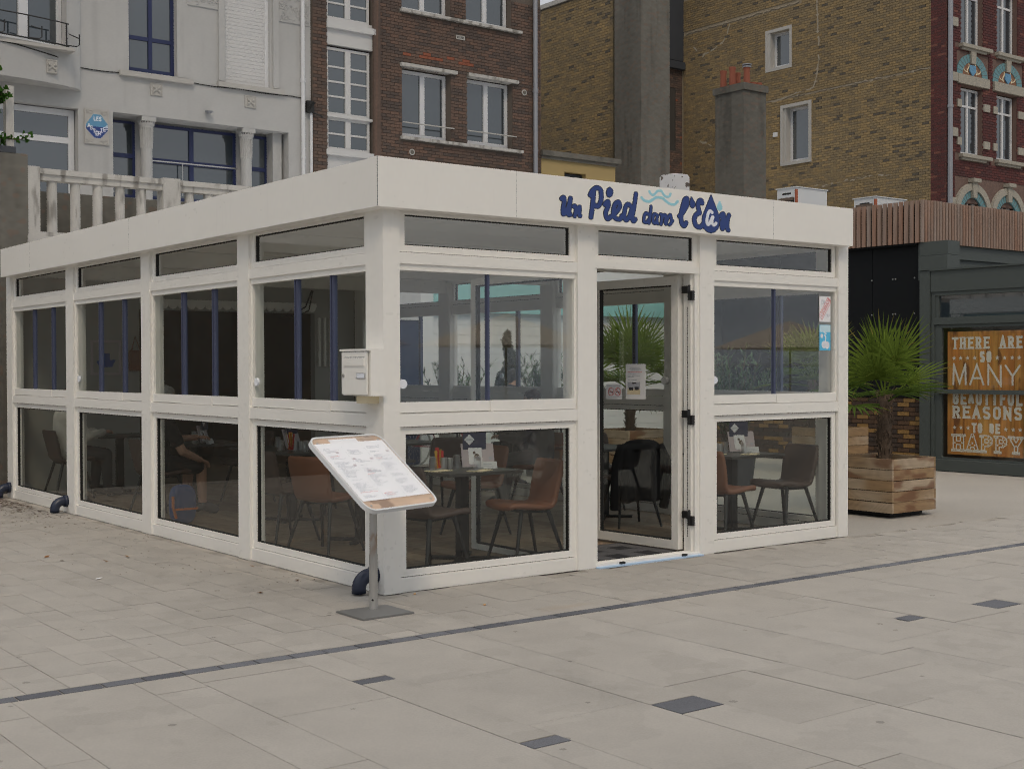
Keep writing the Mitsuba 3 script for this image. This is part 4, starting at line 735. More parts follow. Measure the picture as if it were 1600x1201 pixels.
# --- low shop with white shutters behind the pavilion
B_ = thing('shuttered_shop', 'low white shop with horizontal white shutters and a turquoise fascia, seen through the glass', 'shop')
fP = Fr((0, 10, 0), (1, 0, 0), (0, -1, 0))
obj('wall', M().box(5.3, 12.5, -8.4, -.15, 0, 4.12, 0, fr=fP).box(12.5, 27.9, -12, -5, 0, 3.9, 0, fr=fP).box(5.3, 12.5, -.15, -.0, 3.0, 4.12, .01, fr=fP).box(6.9, 7.15, -.15, .02, 0, 3.0, .01, fr=fP), 'shutter_white', B_)
obj('turquoise_fascia', M().box(7.15, 12.5, -.1, .06, 2.5, 3.05, .01, fr=fP), 'cyan_panel', B_)
sh = obj('roller_shutter', M().box(7.15, 12.5, -.16, -.1, 0, 2.5, 0, fr=fP), 'shutter_white', B_)
for z in np.arange(.05, 2.45, .16): obj('slat', M().box(7.16, 12.48, -.1, -.05, z, z + .155, .02, fr=fP), 'shutter_white', sh)
obj('navy_door', M().box(5.35, 6.9, -.12, -.02, 0, 2.35, .01, fr=fP), 'navy_glass', B_); obj('door_frame', M().box(6.05, 6.1, -.02, .0, 0, 2.35, 0, fr=fP).box(5.3, 5.36, -.02, .02, 0, 2.4, 0, fr=fP).box(5.3, 6.9, -.02, .02, 2.35, 2.95, 0, fr=fP), 'white_pvc', B_)
# --- air conditioners
for i, (x, y, z, lab) in enumerate(((17.7, 11.3, 4.33, 'white air conditioning unit with blue oval badge, left of the two on the roof'), (17.85, 9.3, 4.0, 'white air conditioning unit half hidden behind the wooden slats of the parapet'))):
    q = thing('air_conditioner', lab, 'air conditioner', 'air conditioning units on the low roof'); L = 1.05
    f1 = Fr((x, y, z), (1, 0, 0), (0, -1, 0)); f2 = Fr((x, y, z), (0, 1, 0), (-1, 0, 0)); H_ = 1.2 if i == 0 else 1.12
    obj('casing', M().box(.0, L, -.55, 0, .1, H_, .02, fr=f1).box(-.02, L + .02, -.58, .02, H_, H_ + .02, .005, fr=f1), 'ac_white', q)
    obj('orange_edge', M().box(-.012, .05, -.03, .006, .1, H_ - .04, 0, fr=f1), 'rust_orange', q)
    lv = obj('louver_panel', M().box(.06, .5, .0, .006, .1, H_ - .22, 0, fr=f2), 'black_rubber', q)
    for k in range(9): obj('louver', M().box(.07, .49, .004, .03, .12 + .1 * k, .19 + .1 * k, .01, fr=f2), 'louver_brown', lv)
    obj('slot', M().box(.15, .4, .0, .004, H_ - .14, H_ - .1, 0, fr=f2), 'black_rubber', q)
    obj('grille', M().box(.16, .62, 0, .012, .2, H_ - .4, .004, fr=f1), 'grey_grille', q)
    ov = affinity.scale(Point(.83, H_ - .5).buffer(.1, 20), 1.25, .75)
    obj('badge', M().poly(ov, .008, f1), 'logo_blue', q); obj('support', M().box(.0, L, -.5, -.05, 0, .1, 0, fr=f1), 'grey_grille', q)
# ------------------------------------------------------------------ the grey-green restaurant on the right
N = thing('slatted_restaurant', 'dark grey-green restaurant veranda with a wooden slat parapet and black side panels', 'restaurant')
fA = Fr((12.35, 0, 0), (0, -1, 0), (-1, 0, 0)); fC = Fr((12.45, 0, 0), (0, -1, 0), (-1, 0, 0)); fE = Fr((0, 4.3, 0), (1, 0, 0), (0, -1, 0))
obj('black_panel', M().box(-10, -8.55, -.1, 0, 1.13, 3.5, .004, fr=fC).box(-8.54, -7.2, -.1, 0, 1.13, 3.5, .004, fr=fC).box(-7.19, -5.3, -.1, 0, 1.13, 3.5, .004, fr=fC).box(-5.29, -4.32, -.1, 0, 1.13, 3.5, .004, fr=fC), 'black_panel', N)
m = M()
for u in (-5.9, -5.3, -4.9, -4.85, -4.5):
    for z in (2.4, 2.95): m.cyl(fC.pt(u, 0, z), fC.pt(u, .006, z), .012, n=8)
obj('screw', m, 'steel', N)
obj('brick_base_wall', M().box(-10, -4.32, -.3, -.012, 0, 1.13, 0, fr=fC), 'mortar_dark', N); bricks(N, fC, -10, -4.35, .02, 1.1, [], 'base_brick', None, 200, L=.21, h=.06)
obj('base_cap', M().box(-10, -4.32, -.1, .03, 1.1, 1.135, .006, fr=fC), 'black_panel', N)
def slat(fr, u, w, z0, z1, tone):
    m = M().box(u, u + w, .0, .035, z0, z1, .004, fr=fr); m.u[-1] = np.stack([m.v[-1][:, 2] * 1.0 + tone * 50, np.full(len(m.v[-1]), tone * 3) + m.v[-1][:, 0] + m.v[-1][:, 1]], 1); return m
pr = obj('parapet', M().box(-10, -4.3, -.12, -.04, 3.5, 4.08, 0, fr=fA).box(12.36, 22, -.12, -.04, 3.5, 4.08, 0, fr=fE), 'black_panel', N)
for u in np.arange(-10, -4.36, .1): obj('slat', slat(fA, u, .066, 3.48, 4.13 + rng.uniform(-.004, .004), rng.random()), 'larch_slats', pr)
for u in np.arange(12.31, 20, .077): obj('slat', slat(fE, u, .05, 3.48, 4.13 + rng.uniform(-.004, .004), rng.random()), 'larch_slats', pr)
obj('roof_deck', M().box(12.36, 22, 4.4, 10, 3.45, 3.5, 0), 'black_panel', N)
obj('upper_wall', M().box(12.4, 22, -.1, -.03, 2.9, 3.48, .006, fr=fE).box(12.5, 22, -.03, .02, 3.26, 3.3, .004, fr=fE), 'green_grey_paint', N)
m = M().box(-4.34, -3.84, -.3, 0, 3.27, 3.48, .006, fr=fA).box(-4.34, -3.84, -.3, .02, 3.045, 3.265, .006, fr=fA).box(-4.34, -4.16, -.3, -.0, 0, 3.04, .006, fr=fA); obj('corner_post', m, 'green_grey_paint', N)
obj('beam', M().box(-4.15, 2, -.2, -.01, 2.71, 3.03, .006, fr=fA).box(-4.15, 2, -.25, .02, 3.03, 3.055, .004, fr=fA), 'green_grey_paint', N)
obj('veranda_roof', M().box(12.37, 22, -2, 4.28, 3.0, 3.04, 0), 'green_grey_paint', N)
for i, (a, b) in enumerate(((-4.15, -2.45), (-2.45, -.75), (-.75, 1.0))):
    w_ = obj('transom_window', ring(M(), fA, a, b, 2.26, 2.71, .06, -.12, -.03).box(a + .06, a + .12, -.1, -.045, 2.32, 2.65, .003, fr=fA), 'green_grey_paint', N); obj('pane', quad(fA, a + .1, b - .06, 2.32, 2.655, -.08), 'window_glass', w_)
    w_ = obj('window', ring(M(), fA, a, b, .0, 2.26, .05, -.12, -.025).box(a + .04, b - .04, -.1, -.03, .05, .2, .004, fr=fA).box(a + .05, a + .17, -.1, -.05, .2, 2.2, .003, fr=fA).box(b - .17, b - .05, -.1, -.05, .2, 2.2, .003, fr=fA).box(a + .17, b - .17, -.1, -.05, 2.16, 2.21, .003, fr=fA).box(a + .12, b - .12, -.06, .012, 1.165, 1.228, .006, fr=fA), 'green_grey_paint', N)
    obj('pane', quad(fA, a + .16, b - .16, .2, 2.17, -.075), 'clear_glass', w_)
obj('plinth', M().box(-4.34, 2, -.1, .04, 0, .17, .01, fr=fA), 'green_grey_paint', N)
obj('room', M().box(14, 14.1, -2, 4.2, 0, 3).box(12.6, 14, 4.12, 4.18, 0, 3).box(12.6, 14, -2, -1.9, 0, 3).box(12.5, 14, -2, 4.2, -.005, .0).box(12.5, 14, -2, 4.2, 2.85, 2.95), 'room_brown', N)
# the wooden quotation board
Q = thing('quotation_board', 'orange plank board lettered THERE ARE SO MANY BEAUTIFUL REASONS TO BE HAPPY behind the window', 'sign')
fW = Fr((12.44, 0, 0), (0, -1, 0), (-1, 0, 0)); ed = [-3.905, -3.64, -3.38, -3.06, -2.79, -2.605]
for i in range(5):
    a, b = ed[i] + .003, ed[i + 1] - .003; m = M().box(a, b, -.02, .0, .25, 2.1, .003, fr=fW); v = m.v[-1]; m.u[-1] = np.stack([v[:, 2] + i * 3.7, -v[:, 1] + i * 1.9], 1); obj('plank', m, 'painted_planks', Q)
GL = {'T': [[(.5, 0), (.5, 1)], [(0, 1), (1, 1)]], 'H': [[(.1, 0), (.1, 1)], [(.9, 0), (.9, 1)], [(.1, .5), (.9, .5)]], 'E': [[(.15, 0), (.15, 1)], [(.15, 1), (.95, 1)], [(.15, .52), (.75, .52)], [(.15, 0), (.95, 0)]],
      'R': [[(.12, 0), (.12, 1)], [(.12, 1), (.6, 1), (.85, .88), (.85, .62), (.6, .5), (.12, .5)], [(.5, .5), (.9, 0)]], 'A': [[(0.05, 0), (.5, 1), (.95, 0)], [(.24, .35), (.76, .35)]], 'S': [[(.88, .8), (.75, 1), (.25, 1), (.1, .85), (.1, .66), (.3, .54), (.7, .46), (.9, .34), (.9, .15), (.75, 0), (.25, 0), (.1, .2)]],
      'O': [[(.3, 0), (.1, .18), (.1, .82), (.3, 1), (.7, 1), (.9, .82), (.9, .18), (.7, 0), (.3, 0)]], 'M': [[(.08, 0), (.12, 1), (.5, .1), (.88, 1), (.92, 0)]], 'N': [[(.1, 0), (.1, 1), (.9, 0), (.9, 1)]], 'Y': [[(0.03, 1), (.5, .45), (.97, 1)], [(.5, .45), (.5, 0)]],
      'B': [[(.12, 0), (.12, 1), (.65, 1), (.85, .87), (.85, .64), (.65, .53), (.12, .53)], [(.65, .53), (.9, .4), (.9, .14), (.7, 0), (.12, 0)]], 'U': [[(.1, 1), (.1, .2), (.3, 0), (.7, 0), (.9, .2), (.9, 1)]], 'I': [[(.5, 0), (.5, 1)]], 'F': [[(.15, 0), (.15, 1)], [(.15, 1), (.95, 1)], [(.15, .52), (.75, .52)]], 'L': [[(.15, 1), (.15, 0), (.95, 0)]], 'P': [[(.12, 0), (.12, 1)], [(.12, 1), (.65, 1), (.9, .87), (.9, .6), (.65, .46), (.12, .46)]]}
SERIF = {'T': [(.5, 0)], 'H': [(.1, 0), (.1, 1), (.9, 0), (.9, 1)], 'E': [(.15, 0), (.15, 1)], 'R': [(.12, 0), (.12, 1), (.9, 0)], 'A': [(.05, 0), (.95, 0)], 'N': [(.1, 0), (.1, 1), (.9, 1)], 'P': [(.12, 0), (.12, 1)], 'Y': [(.03, 1), (.97, 1), (.5, 0)], 'M': [(.08, 0), (.92, 0)]}
def word(text, u0, u1, z0, z1, w, serif=0.0, gap=.18, hollow=0.0):
    n = len(text); cw = (u1 - u0) / (n + gap * (n - 1)); gs = []
    for i, ch in enumerate(text):
        if ch == ' ': continue
        x0 = u0 + i * cw * (1 + gap); h = z1 - z0; fx = lambda a, b: (x0 + w / 2 + a * (cw - w), z0 + w / 2 + b * (h - w))
        g = unary_union([LineString([fx(*p) for p in s_]).buffer(w / 2, cap_style=3 if ch in 'THEFLI' else 2, join_style=2, mitre_limit=2) for s_ in GL[ch]])
        if serif:
            for p in SERIF.get(ch, []): x, z = fx(*p); g = g.union(sbox(x - w / 2 - serif, z - w * .5 if p[1] == 0 else z + w * .05, x + w / 2 + serif, z - w * .05 if p[1] == 0 else z + w * .5))
        if hollow: g = g.buffer(.006).difference(g.buffer(-hollow)).union(unary_union([Point(*fx(*p)).buffer(hollow * 1.1) for s_ in GL[ch] for p in s_]))
        gs.append(g.intersection(sbox(x0 - .05, z0 - .02, x0 + cw + .05, z1 + .02)))
    return unary_union(gs)
def star(u, z, r): return Polygon([(u + (r if k % 2 == 0 else r * .42) * math.sin(k * PI / 5), z + (r if k % 2 == 0 else r * .42) * math.cos(k * PI / 5)) for k in range(10)])
for nm, g in (('lettering_there_are', word('THERE ARE', -3.83, -2.66, 1.835, 2.015, .036, .014)), ('lettering_so', word('SO', -3.36, -3.16, 1.635, 1.8, .042)), ('lettering_many', word('MANY', -3.84, -2.68, 1.28, 1.61, .03, 0, .02)), ('lettering_beautiful', word('BEAUTIFUL', -3.82, -2.66, 1.0, 1.2, .042, 0, .12)),
              ('lettering_reasons', word('REASONS', -3.825, -2.66, .795, .985, .04, .012, .14)), ('lettering_to_be', word('TO BE', -3.49, -3.02, .585, .735, .036, 0, .12)), ('lettering_happy', word('HAPPY', -3.82, -2.66, .3, .555, .06, .028, .12, .012)),
              ('stars', unary_union([star(u, 1.7, .037) for u in (-3.79, -3.68, -3.56, -3.44, -3.07, -2.95, -2.83, -2.72)] + [star(u, .655, .036) for u in (-3.78, -3.67, -3.55, -2.93, -2.81, -2.7)]))):
    obj(nm, M().poly(g, .002, fW, .001), 'letter_cream', Q)
# ------------------------------------------------------------------ planters, palms, shrubs
def crate(x, y, s, h, label, seed, group='wooden planters'):
    r_ = np.random.default_rng(seed); t = thing('wooden_planter', label, 'planter', group); z0 = .045
    obj('foot', M().box(x + .1, x + s - .1, y + .1, y + s - .1, 0, z0 + .01, 0), 'black_rubber', t)
    rows = 5; hh = (h - z0) / rows
    for side in range(4):
        o, u, n = [((x, y), (1, 0), (0, -1)), ((x + s, y), (0, 1), (1, 0)), ((x + s, y + s), (-1, 0), (0, 1)), ((x, y + s), (0, -1), (-1, 0))][side]; fr = Fr((*o, 0), (*u, 0), (*n, 0))
        for k in range(rows):
            a = 0 if side % 2 else .026; b = s if side % 2 else s - .026
            m = M().box(a, b, -.026, r_.uniform(-.003, .003), z0 + k * hh + .003, z0 + (k + 1) * hh - .003 + r_.uniform(-.004, .002), .004, fr=fr); v = m.v[-1]
            al = (v - fr.o) @ fr.u; m.u[-1] = np.stack([al + 7.3 * r_.random() * 9, v[:, 2] + r_.random() * 9], 1); obj('plank', m, 'crate_wood', t)
    obj('lining', M().box(x + .03, x + s - .03, y + .03, y + s - .03, z0, h - .12, 0), 'black_rubber', t)
    obj('soil', M().box(x + .03, x + s - .03, y + .03, y + s - .03, h - .12, h - .07, 0), 'soil', t); return t
crate(6.58, .6, .76, .615, 'stained wooden planter holding the near palm, at the right corner of the pavilion', 1)
crate(10.2, 4.25, .78, .69, 'wooden planter farther back against the black wall, left of the brick base', 2)
crate(8.0, 6.2, .8, .66, 'wooden planter seen through the open door leaf', 3)
def frond(r_, base, az, el, lp, R, droop):
    """one fan frond: petiole and a fan of narrow folded leaflets"""
    d = np.array([math.cos(az) * math.cos(el), math.sin(az) * math.cos(el), math.sin(el)]); side = np.array([-math.sin(az), math.cos(az), 0]); up = np.cross(d, side) * -1
    if up[2] < 0: up = -up
    q = np.linspace(0, 1, 6); pet = [base + d * lp * t + np.array([0, 0, -.5 * droop * lp * t * t]) for t in q]; hub = pet[-1]; dd = pet[-1] - pet[-2]; dd /= np.linalg.norm(dd); up = up - dd * (up @ dd); up /= np.linalg.norm(up)
    m = M().tube(pet, np.linspace(.011, .006, 6), 5); n = 27; tips = M()
    for i in range(n):
        a = (i / (n - 1) - .5) * math.radians(215); L = R * (1 - .28 * abs(a / 2.2) ** 2) * r_.uniform(.93, 1.05)
        ld = dd * math.cos(a) + side * math.sin(a); w = R * .026; wv = side * math.cos(a) - dd * math.sin(a); k = 5; P_ = []; bend = droop * r_.uniform(.5, 1.3); fold = .45
        for j in range(k + 1):
            t = j / k; c_ = hub + ld * L * t + up * (.10 * R * t * (1 - t) + .04 * R * math.cos(a) * t) + np.array([0, 0, -1.0]) * bend * L * .42 * t ** 2.6
            ww = w * (.35 + .65 * min(1, t * 2.2)) * (1 if t < .6 else max(.06, (1 - t) / .4)); s_ = (1 if i % 2 else -1) * fold
            P_.append((c_ - wv * ww + up * ww * s_, c_ + wv * ww - up * ww * s_ * .2))
        v = np.array([p for pr_ in P_ for p in pr_]); f = [[2 * j, 2 * j + 1, 2 * j + 3] for j in range(k)] + [[2 * j, 2 * j + 3, 2 * j + 2] for j in range(k)]
        m.add(v, f)
        if r_.random() < .3: e = P_[-1][0]; tips.add(np.array([P_[-2][0] + up * .001, P_[-2][1] + up * .001, e + ld * .02]), [[0, 1, 2]])
    return m, tips
def palm(x, y, z, hT, label, seed, n=24, R=.5, lp=.42):
    r_ = np.random.default_rng(seed); t = thing('fan_palm', label, 'palm', 'fan palms in planters')
    m = M(); prof = [(.0, 0), (.085, 0), (.068, .1), (.074, hT * .5), (.064, hT * .9), (.05, hT), (0, hT)]; m.lathe(prof, (x, y, z), 18)
    for _ in range(150):
        a, h = r_.uniform(0, 6.28), r_.uniform(.02, hT); rr = .07; p = np.array([x + rr * math.cos(a), y + rr * math.sin(a), z + h]); b = a + r_.uniform(-.8, .8)
        m.tube([p, p + np.array([.02 * math.cos(b), .02 * math.sin(b), .05]), p + np.array([.045 * math.cos(b), .045 * math.sin(b), r_.uniform(.0, .09)])], [.009, .006, .001], 4)
    obj('trunk', m, 'bark_fibre', t)
    for i in range(n):
        u = i / (n - 1); el = math.radians(82 - 74 * u + r_.uniform(-9, 9)); az = i * 2.39996 + r_.uniform(-.25, .25)
        fm_, tp = frond(r_, np.array([x, y, z + hT - .03 - .1 * u]), az, el, lp * r_.uniform(.8, 1.12), R * r_.uniform(.86, 1.08), .08 + .3 * u * u)
        k = obj('frond', fm_, 'palm_green' if u < .66 else 'palm_dark', t)
        if tp.n: obj('dry_tips', tp, 'palm_tip', k, kind='stuff')
    return t
palm(6.96, .98, .53, .76, 'full green fan palm in the stained planter at the right corner of the pavilion', 29, 10, .58, .42)
palm(10.35, 4.75, .6, .8, 'fan palm against the black wall, seen through the right window', 22, 16, .55, .5)
palm(8.4, 6.6, .58, .75, 'fan palm seen through the glass of the open door', 23, 17, .66, .58)
def oleander(x, y, z, h, label, seed, n=46):
    r_ = np.random.default_rng(seed); t = thing('oleander_bush', label, 'shrub', 'oleander bushes in the courtyard'); st, lv = M(), M()
    for i in range(n):
        a = r_.uniform(0, 6.28); sp = r_.uniform(.1, .55); H_ = h * r_.uniform(.55, 1); tip = np.array([x + sp * math.cos(a), y + sp * math.sin(a), z + H_]); b0 = np.array([x + r_.uniform(-.08, .08), y + r_.uniform(-.08, .08), z]); st.tube([b0, (b0 + tip) / 2 + [0, 0, .08], tip], [.008, .006, .003], 4)
        for k in range(34):
            tt = r_.uniform(.25, 1); c_ = b0 + (tip - b0) * tt + np.array([0, 0, .16 * tt * (1 - tt)]); az = r_.uniform(0, 6.28); el = r_.uniform(.0, 1.1); d = np.array([math.cos(az) * math.cos(el), math.sin(az) * math.cos(el), math.sin(el)]); s_ = np.cross(d, [0, 0, 1.0]); s_ /= np.linalg.norm(s_) + 1e-9; L = r_.uniform(.1, .18); w = .011
            lv.add(np.array([c_, c_ + d * L * .5 + s_ * w, c_ + d * L, c_ + d * L * .5 - s_ * w]), [[0, 1, 2], [0, 2, 3]])
    obj('stems', st, 'bark_fibre', t); obj('leaves', lv, 'oleander_green', t)
    o = obj('pot', M().lathe([(0, 0), (.26, 0), (.32, z + .04), (.29, z + .04), (.28, z - .03), (0, z - .03)], (x, y, 0), 24), 'dark_slate', t)
oleander(7.75, 3.95, .45, 1.4, 'oleander bush seen through the right window beside the palm', 31)
oleander(7.15, 7.1, .45, 1.4, 'oleander bush right of the dark conifer, seen through the front window', 32)
oleander(6.0, 7.7, .45, 1.25, 'oleander bush left of the dark conifer, seen through the front window', 33, 30)
cn = thing('topiary_conifer', 'dark conifer clipped in a spiral, seen through the front window', 'conifer'); r_ = np.random.default_rng(5); lv = M()
for _ in range(5200):
    h = r_.random(); a = r_.uniform(0, 6.28); sw = .55 + .45 * math.cos(a - h * 16); rad = (.3 * (1 - h) ** .8 + .03) * sw * math.sqrt(r_.uniform(.3, 1)); p = np.array([6.8 + rad * math.cos(a), 7.5 + rad * math.sin(a), .5 + 1.6 * h]); q = r_.normal(size=(3, 3)) * .022; lv.add(p + q, [[0, 1, 2]])
obj('foliage', lv, 'conifer_green', cn); obj('trunk', M().cyl((6.8, 7.5, .2), (6.8, 7.5, 2.05), .025, .01), 'bark_fibre', cn); obj('pot', M().lathe([(0, 0), (.2, 0), (.26, .48), (.22, .48), (.2, .42), (0, .42)], (6.8, 7.5, 0), 24), 'dark_slate', cn)
iv = thing('ivy_plant', 'bright green ivy spilling over the top of the cement pillar', 'plant'); r_ = np.random.default_rng(9); lv, st = M(), M()
for i in range(30):
    p = np.array([r_.uniform(-.3, .14), 9.45 + r_.uniform(-.12, .12), 4.45 + 1.0 * r_.random() ** 1.5]); pts = [p]; dv = np.array([r_.uniform(-.015, .012), r_.uniform(-.03, .02), r_.uniform(.0, .03)])
    for k in range(9): dv = dv + r_.normal(size=3) * .012; pts.append(pts[-1] + dv)
    st.tube(pts, .006, 4)
    for c_ in pts[1:]:
        for _ in range(4):
            n_ = r_.normal(size=3) + [0, -.8, .6]; n_ /= np.linalg.norm(n_); s_ = np.cross(n_, r_.normal(size=3)); s_ /= np.linalg.norm(s_); b_ = np.cross(n_, s_); L = r_.uniform(.03, .055); o_ = c_ + r_.normal(size=3) * .03
            sh = [(0, -.3), (.5, -.6), (.75, .0), (.45, .35), (0, 1.0), (-.45, .35), (-.75, 0), (-.5, -.6)]; lv.add(np.array([o_ + (s_ * a + b_ * b) * L for a, b in sh]), [[0, i_, i_ + 1] for i_ in range(1, 7)])
obj('stems', st, 'bark_fibre', iv); obj('leaves', lv, 'ivy_green', iv); obj('trough', M().box(-.5, .1, 9.3, 9.6, 4.42, 4.5, .01), 'dark_slate', iv)
# parasols on the terrace by the sea; the window panes mirror them
for i, (x, y) in enumerate(((9, -27), (15.5, -29), (22, -27.5), (29, -29), (36, -27), (43, -30))):
    t = thing('beach_parasol', 'large square beige parasol on the seafront terrace, only seen mirrored in the window panes', 'parasol', 'parasols on the seafront terrace')
    s = 2.2; v = [[x - s, y - s, 2.3], [x + s, y - s, 2.3], [x + s, y + s, 2.3], [x - s, y + s, 2.3], [x, y, 3.4]]; v += [[a, b, c - .04] for a, b, c in v]
    obj('canopy', M().add(v, [[0, 1, 4], [1, 2, 4], [2, 3, 4], [3, 0, 4], [6, 5, 9], [7, 6, 9], [8, 7, 9], [5, 8, 9], [0, 5, 6], [0, 6, 1], [1, 6, 7], [1, 7, 2], [2, 7, 8], [2, 8, 3], [3, 8, 5], [3, 5, 0]]), 'parasol_cloth', t); obj('pole', M().cyl((x, y, 0), (x, y, 3.4), .04), 'sill_stone', t); obj('base', M().box(x - .4, x + .4, y - .4, y + .4, 0, .1, .02), 'grey_cement', t)
# ------------------------------------------------------------------ menu stand
MS = thing('menu_stand', 'steel menu stand on a square foot with a tilted board of printed menu sheets', 'menu stand')
obj('foot_plate', M().box(-.592, -.21, -.703, -.358, 0, .013, .004), 'dark_steel', MS)
obj('post', M().cyl((-.35, -.43, .01), (-.35, -.43, .86), .0255, n=28).cyl((-.35, -.43, .01), (-.35, -.43, .37), .0285, n=28), 'worn_steel', MS, smooth=40)
obj('pin_hole', M().cyl((-.371, -.4535, .072), (-.3665, -.4485, .072), .007, n=12), 'black_rubber', MS)
e_, n_ = np.array([.96, .28, 0]), np.array([-.28, .96, 0]); sv = n_ * .54 + np.array([0, 0, .43]); BH = np.linalg.norm(sv); sv /= BH; nv = np.cross(e_, sv); nv = nv if nv[2] > 0 else -nv
BC, BW = np.array([-.345, -.425, .905]), .68
class Pl(Fr):
    def __init__(s, o, u, z, n): s.o, s.u, s.n, s.z = o, u, n, z
    def map(s, v, f):
        v = np.asarray(v, float); w = s.o + v[:, :1] * s.u + v[:, 1:2] * s.n + v[:, 2:] * s.z
        return w, (f if np.linalg.det(np.stack([s.u, s.n, s.z], 1)) > 0 else np.asarray(f)[:, ::-1])
    def pt(s, u, d, z): return s.o + u * s.u + d * s.n + z * s.z
fb = Pl(BC, e_, sv, nv); hw, hh = BW / 2, BH / 2
rr = sbox(-hw, -hh, hw, hh).buffer(-.07).buffer(.07, 10)
m = M().poly(rr, .012, fb); m.u = [np.stack([((v - BC) @ sv) * .8, ((v - BC) @ e_) * 1.2], 1) for v in m.v]; obj('board', m, 'menu_wood', MS)
obj('rim', M().poly(rr.buffer(.008).difference(rr.buffer(-.004)), .032, fb, -.014), 'ac_white', MS)
obj('back_plate', M().poly(rr.buffer(-.03), .012, fb, -.013).box(-.06, .06, -.07, -.012, -.1, .1, .01, fr=fb), 'ac_white', MS)
sh = obj('menu_sheet', M().box(-hw + .014, hw - .014, .013, .0145, -hh + .085, hh - .055, 0, fr=fb), 'paper_white', MS); obj('menu_sheet', M().box(-.17, .09, .013, .0156, hh - .06, hh - .022, 0, fr=fb), 'paper_white', MS)
obj('cover_sheet', quad(fb, -.2, .24, hh - .06, hh + .012, .022), 'tumbler_glass', MS)
m, mr, mk = M(), M(), M(); r_ = np.random.default_rng(3)
for c0 in (-.29, -.09, .115):
    z = hh - .11
    while z > -hh + .1:
        L = r_.uniform(.05, .17); blk_ = r_.random()
        if blk_ < .8: (mr if r_.random() < .04 else m).box(c0 + r_.uniform(0, .01), c0 + L, .0146, .0152, z, z + .0022, 0, fr=fb); z -= .0085
        else: z -= .022
    m.box(c0 + .182, c0 + .1825, .0146, .015, -hh + .09, hh - .09, 0, fr=fb)
obj('print', m, 'ink_grey', sh); obj('red_print', mr, 'ink_red', sh)
for u, z in ((-.2, .19), (-.1, .12), (-.14, .06), (.06, .11), (-.05, -.0), (.27, .17)): mk.box(u, u + .028, .0146, .0154, z, z + .016, 0, fr=fb)
obj('small_picture', mk, 'card_mauve', sh); obj('heading', M().add(*lettering(fb, 'SUGGESTION', -.07, -.012, .014, .0146, False, .13)), 'ink_grey', sh)
for u in (-hw + .05, hw - .05):
    for z in (-hh + .04, hh - .05): obj('screw', M().cyl(fb.pt(u, .012, z), fb.pt(u, .017, z), .008, n=12), 'steel', MS)
# ------------------------------------------------------------------ tables and chairs
def table(x, y, w, d, label, rot=0.0):
    t = thing('dining_table', label, 'table'); R3 = rotz(rot); o = np.array([x, y, 0])
    def B(m, *a, **k): m.box(*a, **k); m.v[-1] = m.v[-1] @ R3.T + o; return m
    obj('tabletop', B(M(), -w / 2, w / 2, -d / 2, d / 2, .728, .752, c=.006), 'table_dark', t); obj('column', B(M(), -.04, .04, -.04, .04, .03, .728, c=.006), 'black_metal', t)
    m = M()
    for a in range(4):
        q = rotz(a * PI / 2 + PI / 4); m.box(.0, .3, -.028, .028, .014, .04, .006); m.v[-1] = m.v[-1] @ (R3 @ q).T + o
    obj('foot', m, 'black_metal', t); return t
def chair_parts():
    """padded shell of seat and back in one, waisted between them; seat front towards +y"""
    prof = [(.235, .452), (.2, .472), (.1, .468), (.0, .455), (-.1, .447), (-.17, .46), (-.205, .51), (-.225, .58), (-.25, .68), (-.275, .78), (-.287, .83)]; wid = [.205, .225, .232, .228, .214, .203, .2, .206, .214, .214, .198]
    rows = []
    for (y, z), w in zip(prof, wid):
        u = np.linspace(-1, 1, 11); cup = .022 * (np.abs(u) ** 2.2); k = prof.index((y, z)); back = min(1, max(0, (k - 4) / 3))
        rows.append(np.stack([u * w, y + cup * back * 1.3, z + cup * (1 - back)], 1))
    g_ = np.array(rows); du = np.gradient(g_, axis=0); dv = np.gradient(g_, axis=1); n = np.cross(dv, du); n /= np.linalg.norm(n, axis=2, keepdims=True)
    if n[2, 5, 2] < 0: n = -n
    th = .02; top, bot = g_ + n * th, g_ - n * th; a, b = g_.shape[:2]; v = np.vstack([top.reshape(-1, 3), bot.reshape(-1, 3)]); f = []
    for i in range(a - 1):
        for j in range(b - 1):
            p = i * b + j; f += [[p, p + 1, p + b + 1], [p, p + b + 1, p + b]]; q = p + a * b; f += [[q, q + b + 1, q + 1], [q, q + b, q + b + 1]]
    def side(l):
        for p, q in zip(l[:-1], l[1:]): f.extend([[p, q, q + a * b], [p, q + a * b, p + a * b]])
    side([0 * b + j for j in range(b)][::-1]); side([(a - 1) * b + j for j in range(b)]); side([i * b for i in range(a)]); side([i * b + b - 1 for i in range(a)][::-1])
    shell = trimesh.Trimesh(v, f); trimesh.repair.fix_normals(shell); shell = shell.subdivide(); trimesh.smoothing.filter_taubin(shell, iterations=10)
    legs = []
    for sx, sy in ((-1, 1), (1, 1), (-1, -1), (1, -1)): legs.append(M().cyl((sx * .15, sy * .12 - .02, .45), (sx * .235, sy * .235 - .03, 0), .019, .011, 14).done()[0])
    fr_ = M().tube([(-.15, .1, .435), (.15, .1, .435), (.15, -.14, .43), (-.15, -.14, .43), (-.15, .1, .435)], .012, 8).done()[0]
    return shell, legs, fr_
SHELL, LEGS, CFR = chair_parts(); CH = {'tan': mikit.ply(SHELL, 'tan_leather', smooth=True), 'dark': mikit.ply(SHELL, 'dark_leather', smooth=True)}; LGP = [mikit.ply(l, 'black_metal') for l in LEGS]; CFP = mikit.ply(CFR, 'black_metal')
